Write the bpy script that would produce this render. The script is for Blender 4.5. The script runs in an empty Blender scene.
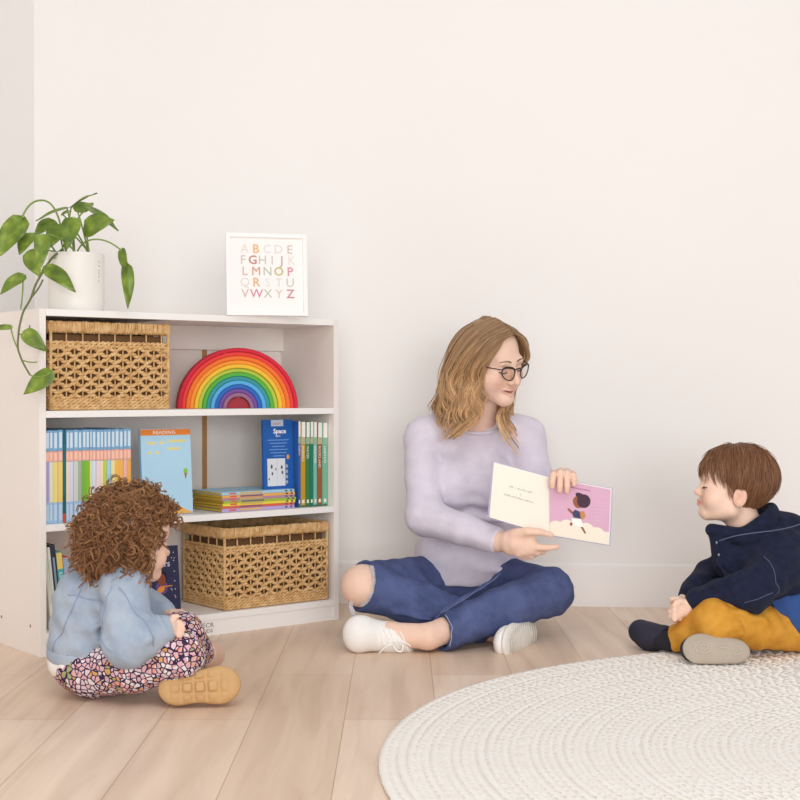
import bpy, bmesh, math, random
import numpy as np
from mathutils import Vector, Matrix, Euler

PI = math.pi
rng = np.random.default_rng(7)
random.seed(7)
SC = bpy.context.scene
COL = SC.collection
FPX = 1395.0          # focal length in pixels of an 800 px frame
CAMZ = 0.703          # height of the camera above the floor
HOR = 388.0           # horizon row


def P(px, py, Y):
    """the world point at depth Y that is seen at pixel px, py"""
    return np.array([(px - 400.0) / FPX * Y, Y, CAMZ - (py - HOR) / FPX * Y])


def lin(h):
    h = h.lstrip('#')
    out = []
    for i in (0, 2, 4):
        c = int(h[i:i + 2], 16) / 255.0
        out.append(c / 12.92 if c <= 0.04045 else ((c + 0.055) / 1.055) ** 2.4)
    return (out[0], out[1], out[2], 1.0)


# ------------------------------------------------------------------ materials
_mats = {}


def new_mat(name):
    m = bpy.data.materials.new(name)
    m.use_nodes = True
    nt = m.node_tree
    b = nt.nodes['Principled BSDF']
    return m, nt, b


def setin(b, key, v):
    if key in b.inputs:
        b.inputs[key].default_value = v


def plain(hexcol, rough=0.55, metal=0.0, spec=0.4, noise=0.0, nscale=60.0, bump=0.0, bscale=200.0, sss=0.0, sheen=0.0):
    key = (hexcol, rough, metal, spec, noise, nscale, bump, bscale, sss, sheen)
    if key in _mats:
        return _mats[key]
    m, nt, b = new_mat('mat_' + hexcol.strip('#'))
    c = lin(hexcol)
    setin(b, 'Base Color', c)
    setin(b, 'Roughness', rough)
    setin(b, 'Metallic', metal)
    setin(b, 'Specular IOR Level', spec)
    if sss:
        setin(b, 'Subsurface Weight', sss)
        setin(b, 'Subsurface Radius', (0.012, 0.005, 0.003))
        setin(b, 'Subsurface Scale', 1.0)
    if sheen:
        setin(b, 'Sheen Weight', sheen)
        setin(b, 'Sheen Roughness', 0.5)
    if noise or bump:
        tc = nt.nodes.new('ShaderNodeTexCoord')
    if noise:
        n = nt.nodes.new('ShaderNodeTexNoise')
        n.inputs['Scale'].default_value = nscale
        n.inputs['Detail'].default_value = 4
        nt.links.new(tc.outputs['Object'], n.inputs['Vector'])
        mx = nt.nodes.new('ShaderNodeMix')
        mx.data_type = 'RGBA'
        mx.inputs[6].default_value = tuple(max(0, x * (1 - noise)) for x in c[:3]) + (1,)
        mx.inputs[7].default_value = tuple(min(1, x * (1 + noise)) for x in c[:3]) + (1,)
        nt.links.new(n.outputs['Fac'], mx.inputs[0])
        nt.links.new(mx.outputs[2], b.inputs['Base Color'])
    if bump:
        n2 = nt.nodes.new('ShaderNodeTexNoise')
        n2.inputs['Scale'].default_value = bscale
        n2.inputs['Detail'].default_value = 3
        nt.links.new(tc.outputs['Object'], n2.inputs['Vector'])
        bp = nt.nodes.new('ShaderNodeBump')
        bp.inputs['Strength'].default_value = bump
        bp.inputs['Distance'].default_value = 0.002
        nt.links.new(n2.outputs['Fac'], bp.inputs['Height'])
        nt.links.new(bp.outputs['Normal'], b.inputs['Normal'])
    _mats[key] = m
    return m


def nd(nt, typ, **kw):
    n = nt.nodes.new('ShaderNode' + typ)
    for k, v in kw.items():
        if k in ('operation', 'data_type', 'blend_type', 'feature', 'wave_type', 'bands_direction', 'distance', 'interpolation', 'attribute_name', 'noise_dimensions', 'wave_profile'):
            setattr(n, k, v)
    return n


def ramp(nt, stops, interp='LINEAR'):
    r = nt.nodes.new('ShaderNodeValToRGB')
    r.color_ramp.interpolation = interp
    el = r.color_ramp.elements
    while len(el) < len(stops):
        el.new(0.5)
    for e, (p, c) in zip(el, stops):
        e.position = p
        e.color = c if not isinstance(c, str) else lin(c)
    return r


# ------------------------------------------------------------------ objects
def put(o, parent=None):
    COL.objects.link(o)
    if parent is not None:
        o.parent = parent
    return o


def tag(o, label=None, cat=None, group=None, kind=None):
    if label:
        o['label'] = label
    if cat:
        o['category'] = cat
    if group:
        o['group'] = group
    if kind:
        o['kind'] = kind
    return o


def thing(name, label, cat, loc=(0, 0, 0), rz=0.0, group=None, rot=None):
    o = bpy.data.objects.new(name, None)
    o.empty_display_size = 0.05
    put(o)
    o.location = Vector([float(x) for x in loc])
    o.rotation_euler = rot if rot is not None else (0, 0, rz)
    return tag(o, label, cat, group)


class MB:
    """collects vertices and faces; build() links them as ONE mesh object"""

    def __init__(self):
        self.V = []
        self.F = []
        self.M = []
        self.n = 0

    def add(self, verts, faces, m=0):
        verts = np.asarray(verts, float).reshape(-1, 3)
        b = self.n
        self.V.append(verts)
        self.n += len(verts)
        for f in faces:
            self.F.append([int(i) + b for i in f])
            self.M.append(m)
        return self

    def addq(self, verts, quads, m=0):
        verts = np.asarray(verts, float).reshape(-1, 3)
        q = (np.asarray(quads) + self.n).tolist()
        self.V.append(verts)
        self.n += len(verts)
        self.F.extend(q)
        self.M.extend([m] * len(q))
        return self

    def box(self, x0, x1, y0, y1, z0, z1, m=0, bev=0.0, M=None):
        if bev <= 0:
            v = np.array([[x, y, z] for x in (x0, x1) for y in (y0, y1) for z in (z0, z1)])
            f = [(0, 1, 3, 2), (4, 6, 7, 5), (0, 4, 5, 1), (2, 3, 7, 6), (0, 2, 6, 4), (1, 5, 7, 3)]
        else:
            bm = bmesh.new()
            bmesh.ops.create_cube(bm, size=1.0)
            for q in bm.verts:
                q.co = Vector(((x0 + x1) / 2 + q.co.x * (x1 - x0), (y0 + y1) / 2 + q.co.y * (y1 - y0), (z0 + z1) / 2 + q.co.z * (z1 - z0)))
            bmesh.ops.bevel(bm, geom=bm.edges[:], offset=bev, segments=2, profile=0.7, affect='EDGES')
            bm.verts.index_update()
            v = np.array([q.co[:] for q in bm.verts])
            f = [[q.index for q in fc.verts] for fc in bm.faces]
            bm.free()
        if M is not None:
            v = xf(M, v)
        return self.add(v, f, m)

    def tube(self, pts, r, n=8, m=0, cap=True, flat=1.0):
        pts = np.asarray(pts, float)
        N = len(pts)
        r = np.broadcast_to(np.asarray(r, float), (N,))
        t = np.gradient(pts, axis=0)
        t /= np.linalg.norm(t, axis=1, keepdims=True) + 1e-12
        a = np.array([0, 0, 1.0]) if abs(t[0][2]) < 0.9 else np.array([1.0, 0, 0])
        u = np.cross(t[0], a)
        u /= np.linalg.norm(u)
        U = np.zeros((N, 3))
        for i in range(N):
            u = u - t[i] * np.dot(u, t[i])
            u /= np.linalg.norm(u) + 1e-12
            U[i] = u
        W = np.cross(t, U)
        th = np.arange(n) * 2 * PI / n
        ring = pts[:, None, :] + r[:, None, None] * (np.cos(th)[None, :, None] * U[:, None, :] + flat * np.sin(th)[None, :, None] * W[:, None, :])
        v = ring.reshape(-1, 3)
        i = np.arange(N - 1)[:, None] * n
        j = np.arange(n)[None, :]
        jn = (j + 1) % n
        q = np.stack([i + j, i + jn, i + n + jn, i + n + j], -1).reshape(-1, 4)
        b = self.n
        self.addq(v, q, m)
        if cap:
            self.F.append([b + k for k in range(n)][::-1])
            self.F.append([b + (N - 1) * n + k for k in range(n)])
            self.M += [m, m]
        return self

    def lathe(self, prof, n=40, m=0, c=(0, 0, 0), closed=False):
        prof = np.asarray(prof, float)
        th = np.arange(n) * 2 * PI / n
        v = np.stack([prof[:, None, 0] * np.cos(th)[None], prof[:, None, 0] * np.sin(th)[None], np.repeat(prof[:, 1:2], n, 1)], -1).reshape(-1, 3) + np.array(c)
        N = len(prof)
        i = np.arange(N - 1)[:, None] * n
        j = np.arange(n)[None, :]
        jn = (j + 1) % n
        q = np.stack([i + j, i + jn, i + n + jn, i + n + j], -1).reshape(-1, 4)
        return self.addq(v, q, m)

    def ell(self, c, r, R=None, nu=20, nv=12, m=0):
        vs = []
        for i in range(nv + 1):
            ph = PI * i / nv
            for j in range(nu):
                th = 2 * PI * j / nu
                vs.append((math.sin(ph) * math.cos(th) * r[0], math.sin(ph) * math.sin(th) * r[1], math.cos(ph) * r[2]))
        vs = np.array(vs)
        if R is not None:
            vs = vs @ np.asarray(R).T
        i = np.arange(nv)[:, None] * nu
        j = np.arange(nu)[None, :]
        jn = (j + 1) % nu
        q = np.stack([i + j, i + nu + j, i + nu + jn, i + jn], -1).reshape(-1, 4)
        return self.addq(vs + np.asarray(c), q, m)

    def prism(self, poly, z0, z1, m=0, M=None):
        """extrude a 2-D polygon (x, y) from z0 to z1, then the matrix M"""
        n = len(poly)
        v = [(x, y, z0) for x, y in poly] + [(x, y, z1) for x, y in poly]
        f = [list(range(n))[::-1], [n + k for k in range(n)]] + [[k, (k + 1) % n, n + (k + 1) % n, n + k] for k in range(n)]
        v = np.array(v, float)
        if M is not None:
            v = xf(M, v)
        return self.add(v, f, m)

    def build(self, name, mats, parent=None, smooth=False, origin=None, autosmooth=None):
        V = np.concatenate(self.V) if self.V else np.zeros((0, 3))
        if origin is not None:
            V = V - np.asarray(origin, float)
        me = bpy.data.meshes.new(name)
        me.from_pydata(V.tolist(), [], self.F)
        if not isinstance(mats, (list, tuple)):
            mats = [mats]
        for m in mats:
            me.materials.append(m)
        if len(mats) > 1:
            me.polygons.foreach_set('material_index', self.M)
        if smooth:
            me.polygons.foreach_set('use_smooth', [True] * len(me.polygons))
        me.update()
        if autosmooth:
            me.set_sharp_from_angle(angle=autosmooth)
        o = bpy.data.objects.new(name, me)
        return put(o, parent)


def xf(M, v):
    M = np.asarray(M, float)
    return np.asarray(v, float) @ M[:3, :3].T + M[:3, 3]


def frame(o, x, y, z):
    """4x4 from origin and three axes"""
    M = np.eye(4)
    M[:3, 0], M[:3, 1], M[:3, 2], M[:3, 3] = x, y, z, o
    return M


def text_geo(s, size, align='LEFT', bold=0.0):
    cu = bpy.data.curves.new('txt', 'FONT')
    cu.body = s
    cu.size = size
    cu.align_x = align
    cu.offset = bold
    cu.resolution_u = 2
    ob = bpy.data.objects.new('txt', cu)
    COL.objects.link(ob)
    dg = bpy.context.evaluated_depsgraph_get()
    dg.update()
    me = bpy.data.meshes.new_from_object(ob.evaluated_get(dg))
    v = np.array([q.co[:] for q in me.vertices]) if len(me.vertices) else np.zeros((0, 3))
    f = [list(p.vertices) for p in me.polygons]
    bpy.data.objects.remove(ob)
    bpy.data.curves.remove(cu)
    bpy.data.meshes.remove(me)
    return v, f


def put_text(mb, s, size, M, m=0, align='LEFT', bold=0.0, sx=1.0):
    v, f = text_geo(s, size, align, bold)
    if len(v):
        v = v * np.array([sx, 1, 1])
        mb.add(xf(M, v), f, m)


def mesh_from_arrays(name, V, Q, mats, parent=None, origin=None, col=None, smooth=True):
    V = np.asarray(V, float)
    if origin is not None:
        V = V - np.asarray(origin, float)
    me = bpy.data.meshes.new(name)
    me.vertices.add(len(V))
    me.vertices.foreach_set('co', V.astype(np.float32).ravel())
    k = Q.shape[1]
    me.loops.add(Q.size)
    me.loops.foreach_set('vertex_index', Q.astype(np.int32).ravel())
    me.polygons.add(len(Q))
    me.polygons.foreach_set('loop_start', (np.arange(len(Q)) * k).astype(np.int32))
    me.polygons.foreach_set('loop_total', np.full(len(Q), k, np.int32))
    me.polygons.foreach_set('use_smooth', np.full(len(Q), smooth))
    me.update(calc_edges=True)
    me.validate()
    if col is not None:
        at = me.color_attributes.new('tint', 'FLOAT_COLOR', 'POINT')
        c4 = np.concatenate([col, np.ones((len(col), 1))], 1).astype(np.float32)
        at.data.foreach_set('color', c4.ravel())
    for m in (mats if isinstance(mats, (list, tuple)) else [mats]):
        me.materials.append(m)
    o = bpy.data.objects.new(name, me)
    return put(o, parent)


def strands(paths, rad, n=5):
    """many thin tubes at once: paths (S,N,3), rad (N,) or (S,N) -> vertices, quads"""
    paths = np.asarray(paths, float)
    S, N, _ = paths.shape
    rad = np.broadcast_to(np.asarray(rad, float), (S, N))
    t = np.gradient(paths, axis=1)
    t /= np.linalg.norm(t, axis=2, keepdims=True) + 1e-12
    ref = np.array([0.31, 0.87, 0.38])
    u = np.cross(t, ref)
    u /= np.linalg.norm(u, axis=2, keepdims=True) + 1e-9
    w = np.cross(t, u)
    th = np.arange(n) * 2 * PI / n
    v = paths[:, :, None, :] + rad[:, :, None, None] * (np.cos(th)[None, None, :, None] * u[:, :, None, :] + np.sin(th)[None, None, :, None] * w[:, :, None, :])
    s = (np.arange(S) * N * n)[:, None, None]
    i = (np.arange(N - 1) * n)[None, :, None]
    j = np.arange(n)[None, None, :]
    jn = (j + 1) % n
    q = np.stack([s + i + j, s + i + jn, s + i + n + jn, s + i + n + j], -1).reshape(-1, 4)
    return v.reshape(-1, 3), q
# ================================================================== camera, light, view
cam_d = bpy.data.cameras.new('camera')
cam = bpy.data.objects.new('camera', cam_d)
COL.objects.link(cam)
cam_d.sensor_width = 36.0
cam_d.lens = FPX / 800.0 * 36.0
cam_d.clip_end = 60
cam.location = (0, 0, CAMZ)
cam.rotation_euler = (PI / 2 - math.atan(12.0 / FPX), 0, 0)
SC.camera = cam

SC.view_settings.view_transform = 'Standard'
SC.view_settings.look = 'None'
SC.view_settings.exposure = 0.09
SC.view_settings.gamma = 1.0
SC.view_settings.use_curve_mapping = False

w = bpy.data.worlds.new('world')
SC.world = w
w.use_nodes = True
w.node_tree.nodes['Background'].inputs[0].default_value = (0.985, 0.99, 1.0, 1)
w.node_tree.nodes['Background'].inputs[1].default_value = WORLD_STRENGTH = 0.42


def area(name, loc, target, sx, sy, power, col=(1, 1, 1)):
    l = bpy.data.lights.new(name, 'AREA')
    l.shape = 'RECTANGLE'
    l.size, l.size_y = sx, sy
    l.energy = power
    l.color = col
    o = bpy.data.objects.new(name, l)
    COL.objects.link(o)
    o.location = loc
    o.rotation_euler = (Vector(target) - Vector(loc)).to_track_quat('-Z', 'Y').to_euler()
    return o


area('front_fill_softbox', (0.7, -2.9, 1.25), (0.0, 4.4, 0.35), 3.8, 2.0, 178, (1.0, 0.99, 0.985))  # large fill lamp added behind the camera to even out the wall
area('overhead_fill_softbox', (0.4, 0.5, 3.3), (0.3, 1.5, 0.0), 2.6, 1.6, 46, (1.0, 0.99, 0.985))  # fill lamp added overhead to brighten the floor and rug

# ================================================================== setting
# floor: oak-look planks that run towards the back wall
m_floor, nt, b = new_mat('oak_planks')
tc = nd(nt, 'TexCoord')
mp = nt.nodes.new('ShaderNodeMapping')
mp.inputs['Rotation'].default_value = (0, 0, PI / 2)
mp.inputs['Location'].default_value = (0.45, -0.078, 0)
nt.links.new(tc.outputs['Object'], mp.inputs['Vector'])
br = nt.nodes.new('ShaderNodeTexBrick')
br.offset = 0.37
br.inputs['Scale'].default_value = 1.0
br.inputs['Brick Width'].default_value = 1.25
br.inputs['Row Height'].default_value = 0.196
br.inputs['Mortar Size'].default_value = 0.0011
br.inputs['Mortar Smooth'].default_value = 0.4
br.inputs['Bias'].default_value = 0.0
br.inputs['Color1'].default_value = lin('#f0d9c4')
br.inputs['Color2'].default_value = lin('#e4c9b1')
br.inputs['Mortar'].default_value = lin('#c09e84')
nt.links.new(mp.outputs[0], br.inputs['Vector'])
mp2 = nt.nodes.new('ShaderNodeMapping')
mp2.inputs['Scale'].default_value = (9.0, 0.8, 1)
nt.links.new(tc.outputs['Object'], mp2.inputs['Vector'])
no = nd(nt, 'TexNoise')
no.inputs['Scale'].default_value = 2.2
no.inputs['Detail'].default_value = 5
no.inputs['Distortion'].default_value = 0.6
nt.links.new(mp2.outputs[0], no.inputs['Vector'])
rp = ramp(nt, [(0.3, (0.86, 0.82, 0.79, 1)), (0.55, (1.0, 1.0, 1.0, 1)), (0.8, (1.1, 1.11, 1.11, 1))])
nt.links.new(no.outputs['Fac'], rp.inputs[0])
mx = nd(nt, 'Mix', data_type='RGBA', blend_type='MULTIPLY')
mx.inputs[0].default_value = 1.0
nt.links.new(br.outputs['Color'], mx.inputs[6])
nt.links.new(rp.outputs[0], mx.inputs[7])
nt.links.new(mx.outputs[2], b.inputs['Base Color'])
b.inputs['Roughness'].default_value = 0.42
setin(b, 'Specular IOR Level', 0.35)
bp = nd(nt, 'Bump')
bp.inputs['Strength'].default_value = 0.25
bp.inputs['Distance'].default_value = 0.002
nt.links.new(br.outputs['Fac'], bp.inputs['Height'])
bp.invert = True
nt.links.new(bp.outputs['Normal'], b.inputs['Normal'])

m_wall = plain('#f5f2ef', 0.9, spec=0.15, noise=0.012, nscale=3.0)
m_trim = plain('#f5f2ef', 0.85, spec=0.15)

WA = math.radians(-4.8)                      # back wall turns slightly towards the camera on the right
wd = np.array([math.cos(WA), math.sin(WA), 0])
wn = np.array([-math.sin(WA), math.cos(WA), 0])   # away from the camera
W0 = np.array([-0.196, 4.555, 0])                # a point on the wall's foot
tc_ = (-1.215 - W0[0]) / wd[0]
CORNER = W0 + wd * tc_

mb = MB().box(-3.2, 5.0, -2.0, 6.0, -0.1, 0.0)
tag(mb.build('floor', m_floor), 'pale oak plank floor', None, None, 'structure')


def wall_box(name, a, bpt, th, h, mat, z0=0.0, side=1):
    d = bpt - a
    L = np.linalg.norm(d)
    d = d / L
    n = np.array([-d[1], d[0], 0]) * side
    M = frame(a, d, n, np.array([0, 0, 1.0]))
    o = MB().box(0, L, 0, th, z0, h, M=M).build(name, mat)
    return tag(o, None, None, None, 'structure')


wall_box('wall_back', CORNER, CORNER + wd * 5.6, 0.1, 3.0, m_wall)
wl_end = CORNER + np.array([-1.55, -3.6, 0])
wall_box('wall_left', CORNER, wl_end, 0.1, 3.0, m_wall, side=-1)


def skirting(name, a, d, n, L):
    M = frame(a, d, n, np.array([0, 0, 1.0]))
    prof = [(0, 0), (-0.004, 0), (-0.004, 0.130), (-0.003, 0.135), (-0.001, 0.139), (0, 0.140)]
    mb = MB()
    v = []
    for x in (0, L):
        v += [(x, y, z) for y, z in prof]
    k = len(prof)
    f = [[i, (i + 1) % k, k + (i + 1) % k, k + i] for i in range(k)] + [list(range(k))[::-1], list(range(k, 2 * k))]
    mb.add(xf(M, np.array(v)), f)
    tag(mb.build(name, m_trim), None, None, None, 'structure')


skirting('baseboard_back', CORNER - wn * 0.001, wd, wn, 5.5)
dl = (wl_end - CORNER)
dl = dl / np.linalg.norm(dl)
skirting('baseboard_left', CORNER + np.array([0.001, 0, 0]), dl, -np.array([-dl[1], dl[0], 0]) * 1.0, 4.3)

# ------------------------------------------------------------------ rug: one long braid wound in a spiral
RUG_C = np.array([1.12, 2.60])
RUG_R = 1.155
m_rug, nt, b = new_mat('rug_cotton')
tcn = nd(nt, 'TexCoord')
nz = nd(nt, 'TexNoise')
nz.inputs['Scale'].default_value = 35
nz.inputs['Detail'].default_value = 5
nt.links.new(tcn.outputs['Object'], nz.inputs['Vector'])
rp = ramp(nt, [(0.3, '#f8f1e8'), (0.6, '#faf5ee'), (0.9, '#fcf8f3')])
nt.links.new(nz.outputs['Fac'], rp.inputs[0])
nt.links.new(rp.outputs[0], b.inputs['Base Color'])
b.inputs['Roughness'].default_value = 0.95
setin(b, 'Specular IOR Level', 0.1)
n2 = nd(nt, 'TexNoise')
n2.inputs['Scale'].default_value = 420
nt.links.new(tcn.outputs['Object'], n2.inputs['Vector'])
bp = nd(nt, 'Bump')
bp.inputs['Strength'].default_value = 0.3
bp.inputs['Distance'].default_value = 0.002
nt.links.new(n2.outputs['Fac'], bp.inputs['Height'])
nt.links.new(bp.outputs['Normal'], b.inputs['Normal'])

pitch = 0.015
turns = RUG_R / pitch
L = PI * RUG_R ** 2 / pitch
NS = int(L / 0.0085)
s = np.linspace(0.00002, 1, NS) * L
r = np.sqrt(s * pitch / PI)
th = 2 * PI * r / pitch
wob = 0.003 * np.sin(th * 3.1) + 0.0025 * np.sin(th * 7.3 + 1)
x = (r + wob * np.clip(r, 0, 1)) * np.cos(-th)
y = (r + wob * np.clip(r, 0, 1)) * np.sin(-th)
br_ = 2 * PI * s / 0.030
cz = 0.0056 + 0.0006 * np.sin(br_ * 2)
pts = np.stack([x, y, cz], 1)
nrm = np.stack([np.cos(-th), np.sin(-th), 0 * th], 1)
n = 6
ang = np.arange(n) * 2 * PI / n + PI / 6
rad = pitch * 0.85 * (1 + 0.12 * np.sin(br_ * 2 + 1.2))
v = pts[:, None, :] + rad[:, None, None] * np.cos(ang)[None, :, None] * nrm[:, None, :]
v[:, :, 2] += 0.0019 * np.sin(ang + 0.6 * np.sin(br_)[:, None])
v[:, :, 2] = np.maximum(v[:, :, 2], 0.0008)
i = np.arange(NS - 1)[:, None] * n
j = np.arange(n)[None, :]
jn = (j + 1) % n
q = np.stack([i + j, i + jn, i + n + jn, i + n + j], -1).reshape(-1, 4)
rug = mesh_from_arrays('round_rug', v.reshape(-1, 3), q, m_rug)
rug.location = (RUG_C[0], RUG_C[1], 0)
tag(rug, 'round cream braided rug on the wooden floor', 'rug')
# ================================================================== bookcase
F0 = np.array([-0.938, 3.630, 0.0])
_e = np.array([-0.186, 4.2315, 0.0]) - F0
BW, BH, BD = float(np.linalg.norm(_e)), 0.91, 0.30
Uv = _e / BW
Dv = np.array([-Uv[1], Uv[0], 0])
ANG = math.atan2(Uv[1], Uv[0])
TH = 0.018


def S(s, d, z):
    return F0 + Uv * s + Dv * d + np.array([0, 0, z])


def s_at(px, d):
    m = (px - 400.0) / FPX
    return (m * (F0[1] + d * Dv[1]) - F0[0] - d * Dv[0]) / (Uv[0] - m * Uv[1])


Z_BOT, Z_MID, Z_TOP = 0.062, 0.345, 0.643      # upper faces of the bottom panel and the two shelves

m_white = plain('#f2ebe5', 0.42, spec=0.35, noise=0.015, nscale=4)
m_edge = plain('#f6f3f0', 0.4, spec=0.35)
m_raw = plain('#b98a58', 0.7, noise=0.1, nscale=30)
m_cap = plain('#8d857f', 0.6)
m_print = plain('#8f8a87', 0.7)

bc = thing('bookcase', 'white three-tier bookcase standing across the room corner behind the curly-haired child', 'bookcase', F0, ANG)
for x0, x1 in ((0, TH), (BW - TH, BW)):
    sp = MB().box(x0, x1, 0, BD, 0, BH, bev=0.0012).build('side_panel', m_edge if False else m_white, bc)
    if x0 == 0:
        k = MB()
        for (d, z) in ((0.06, 0.075), (0.25, 0.075), (0.06, 0.865), (0.25, 0.865)):
            k.ell((-0.0003, d, z), (0.0012, 0.0045, 0.0045), nu=12, nv=8)
        k.build('screw_cap', m_cap, sp, smooth=True)
MB().box(TH + .0002, BW - TH - .0002, 0, BD - 0.006, BH - TH, BH, bev=0.001).build('top_panel', m_edge, bc)
MB().box(TH + .0002, BW - TH - .0002, 0.001, BD - 0.012, Z_TOP - TH, Z_TOP, bev=0.001).build('shelf', m_edge, bc)
MB().box(TH + .0002, BW - TH - .0002, 0.001, BD - 0.012, Z_MID - TH, Z_MID, bev=0.001).build('shelf', m_edge, bc)
MB().box(TH + .0002, BW - TH - .0002, 0.001, BD - 0.012, Z_BOT - TH, Z_BOT, bev=0.001).build('bottom_panel', m_edge, bc)
kp = MB().box(TH + .0002, BW - TH - .0002, 0.004, 0.020, 0.0, Z_BOT - TH - .0003, bev=0.0008).build('kick_plate', m_edge, bc)
# brand lettering printed on the kick plate
sL = s_at(202, 0.003)
lt = MB()
Mt = frame((sL, 0.0036, 0.024), (1, 0, 0), (0, 0, 1), (0, -1, 0))
put_text(lt, 'ECR', 0.0185, Mt, bold=0.0002, sx=1.15)
Mt = frame((sL - 0.008, 0.0036, 0.009), (1, 0, 0), (0, 0, 1), (0, -1, 0))
put_text(lt, '4KIDS', 0.0150, Mt, bold=0.0002, sx=1.1)
lt.build('logo_print', m_print, kp)
sB = s_at(204.5, BD - 0.012)
MB().box(TH, sB - 0.008, BD - 0.0115, BD - 0.006, 0.0, BH - TH).build('back_panel', m_white, bc)
MB().box(sB + 0.008, BW - TH, BD - 0.0115, BD - 0.006, 0.0, BH - TH).build('back_panel', m_white, bc)
MB().box(sB - 0.0085, sB + 0.0085, BD - 0.0125, BD - 0.0055, 0.0, BH - TH).build('back_joiner', m_raw, bc)
MB().box(TH + .0003, BW - TH - .0003, BD - 0.028, BD - 0.0130, BH - TH - 0.072, BH - TH - .0003, bev=.0008).build('top_rail', m_white, bc)

# ================================================================== wicker baskets
m_wick, nt, b = new_mat('water_hyacinth')
tcn = nd(nt, 'TexCoord')
nz = nd(nt, 'TexNoise')
nz.inputs['Scale'].default_value = 70
nz.inputs['Detail'].default_value = 4
nt.links.new(tcn.outputs['Object'], nz.inputs['Vector'])
rp = ramp(nt, [(0.25, '#b98c55'), (0.5, '#d9b07a'), (0.75, '#e8c999')])
nt.links.new(nz.outputs['Fac'], rp.inputs[0])
nt.links.new(rp.outputs[0], b.inputs['Base Color'])
b.inputs['Roughness'].default_value = 0.6
setin(b, 'Specular IOR Level', 0.25)


def basket_meshes(w, d, h):
    """water-hyacinth basket, origin at the middle of its base; returns the parts as MB"""
    parts = {}
    base = MB().box(-w / 2 + .004, w / 2 - .004, -d / 2 + .004, d / 2 - .004, 0.0, 0.010, bev=.003)
    parts['base'] = base
    rim = MB()
    weave = MB()
    stakes = MB()
    zr0, zr1 = h - 0.030, h - 0.001
    faces = [((-w / 2, -d / 2), (1, 0), w), ((w / 2, -d / 2), (0, 1), d), ((w / 2, d / 2), (-1, 0), w), ((-w / 2, d / 2), (0, -1), d)]
    for (ox, oy), (ex, ey), L in faces:
        o = np.array([ox, oy, 0.0])
        e = np.array([ex, ey, 0.0])
        nn = np.array([ey, -ex, 0.0])      # outwards
        ns = max(4, int(round(L / 0.0235)))
        pt = L / ns
        zs = 0.036
        zt = h - 0.072
        rows = 9
        dz = (zt - zs) / (rows - 1)
        # stakes (thin uprights); every second one runs up to the rim
        for k in range(ns + 1):
            x = min(max(k * pt, 0.004), L - 0.004)
            top = zr0 + 0.004 if k % 2 == 0 else h - 0.060
            p = o + e * x - nn * 0.004
            stakes.tube([p + np.array([0, 0, 0.004]), p + np.array([0, 0, top])], 0.0021, 6)
        # open honeycomb weave: neighbouring rows swing in opposite phase
        xs = np.linspace(0.003, L - 0.003, ns * 10 + 1)
        for r_ in range(rows):
            zc = zs + r_ * dz
            sg = 1 if r_ % 2 else -1
            zz = zc + sg * dz * 0.27 * np.cos(PI * xs / pt)
            inn = 0.0016 * sg * np.sin(PI * xs / pt)
            for t_ in (0, 1):
                tw = 2 * PI * xs / (pt * 1.15) + PI * t_ + r_
                c = o + np.outer(xs, e) + np.outer(-0.004 + inn + 0.0026 * np.cos(tw), nn)
                c[:, 2] = zz + 0.0026 * np.sin(tw)
                weave.tube(c, 0.0039, 6)
        # tight rows below the weave and under the open band
        for zc in (0.006, 0.0135, 0.021, 0.0285, h - 0.064, h - 0.0555):
            for t_ in (0, 1):
                tw = 2 * PI * xs / 0.03 + PI * t_ + zc * 90
                c = o + np.outer(xs, e) + np.outer(-0.004 + 0.0022 * np.cos(tw), nn)
                c[:, 2] = zc + 0.0022 * np.sin(tw)
                weave.tube(c, 0.0032, 6)
        # rim: a flat core wrapped in upright strands
        rim.box(0, L, 0.002, 0.008, zr0 + 0.002, zr1 - 0.002, M=frame(o, e, -nn, (0, 0, 1)))
        nw = int(L / 0.0042)
        for k in range(nw):
            x = (k + 0.5) * L / nw
            tilt = random.uniform(-0.0016, 0.0016)
            p = o + e * x - nn * 0.0045
            hh = random.uniform(-0.0012, 0.0012)
            loop = [p + e * tilt + nn * 0.002 + np.array([0, 0, zr0 + hh]), p + nn * 0.0055 + np.array([0, 0, zr0 + 0.007]),
                    p + nn * 0.0058 - e * tilt + np.array([0, 0, zr1 - 0.006]), p + nn * 0.0035 + np.array([0, 0, zr1 + hh]),
                    p - nn * 0.004 + np.array([0, 0, zr1 + hh]), p - nn * 0.0055 + np.array([0, 0, zr0 + 0.006])]
            rim.tube(loop, random.uniform(0.0019, 0.0026), 5)
    # corner posts
    for sx in (-1, 1):
        for sy in (-1, 1):
            stakes.tube([(sx * (w / 2 - .003), sy * (d / 2 - .003), 0.002), (sx * (w / 2 - .003), sy * (d / 2 - .003), h - .02)], 0.0042, 8)
    shade_mb = MB()  # added sheets whose dark brown colour stands in for shade inside the basket
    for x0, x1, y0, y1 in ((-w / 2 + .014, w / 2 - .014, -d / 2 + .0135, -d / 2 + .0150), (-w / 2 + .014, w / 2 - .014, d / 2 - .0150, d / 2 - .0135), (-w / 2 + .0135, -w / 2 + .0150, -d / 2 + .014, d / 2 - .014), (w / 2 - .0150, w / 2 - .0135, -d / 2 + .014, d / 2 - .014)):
        shade_mb.box(x0, x1, y0, y1, .0102, h - .034)
    parts['shade_sheets'] = shade_mb
    parts['stakes'] = stakes
    parts['weave'] = weave
    parts['rim'] = rim
    return parts


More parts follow.
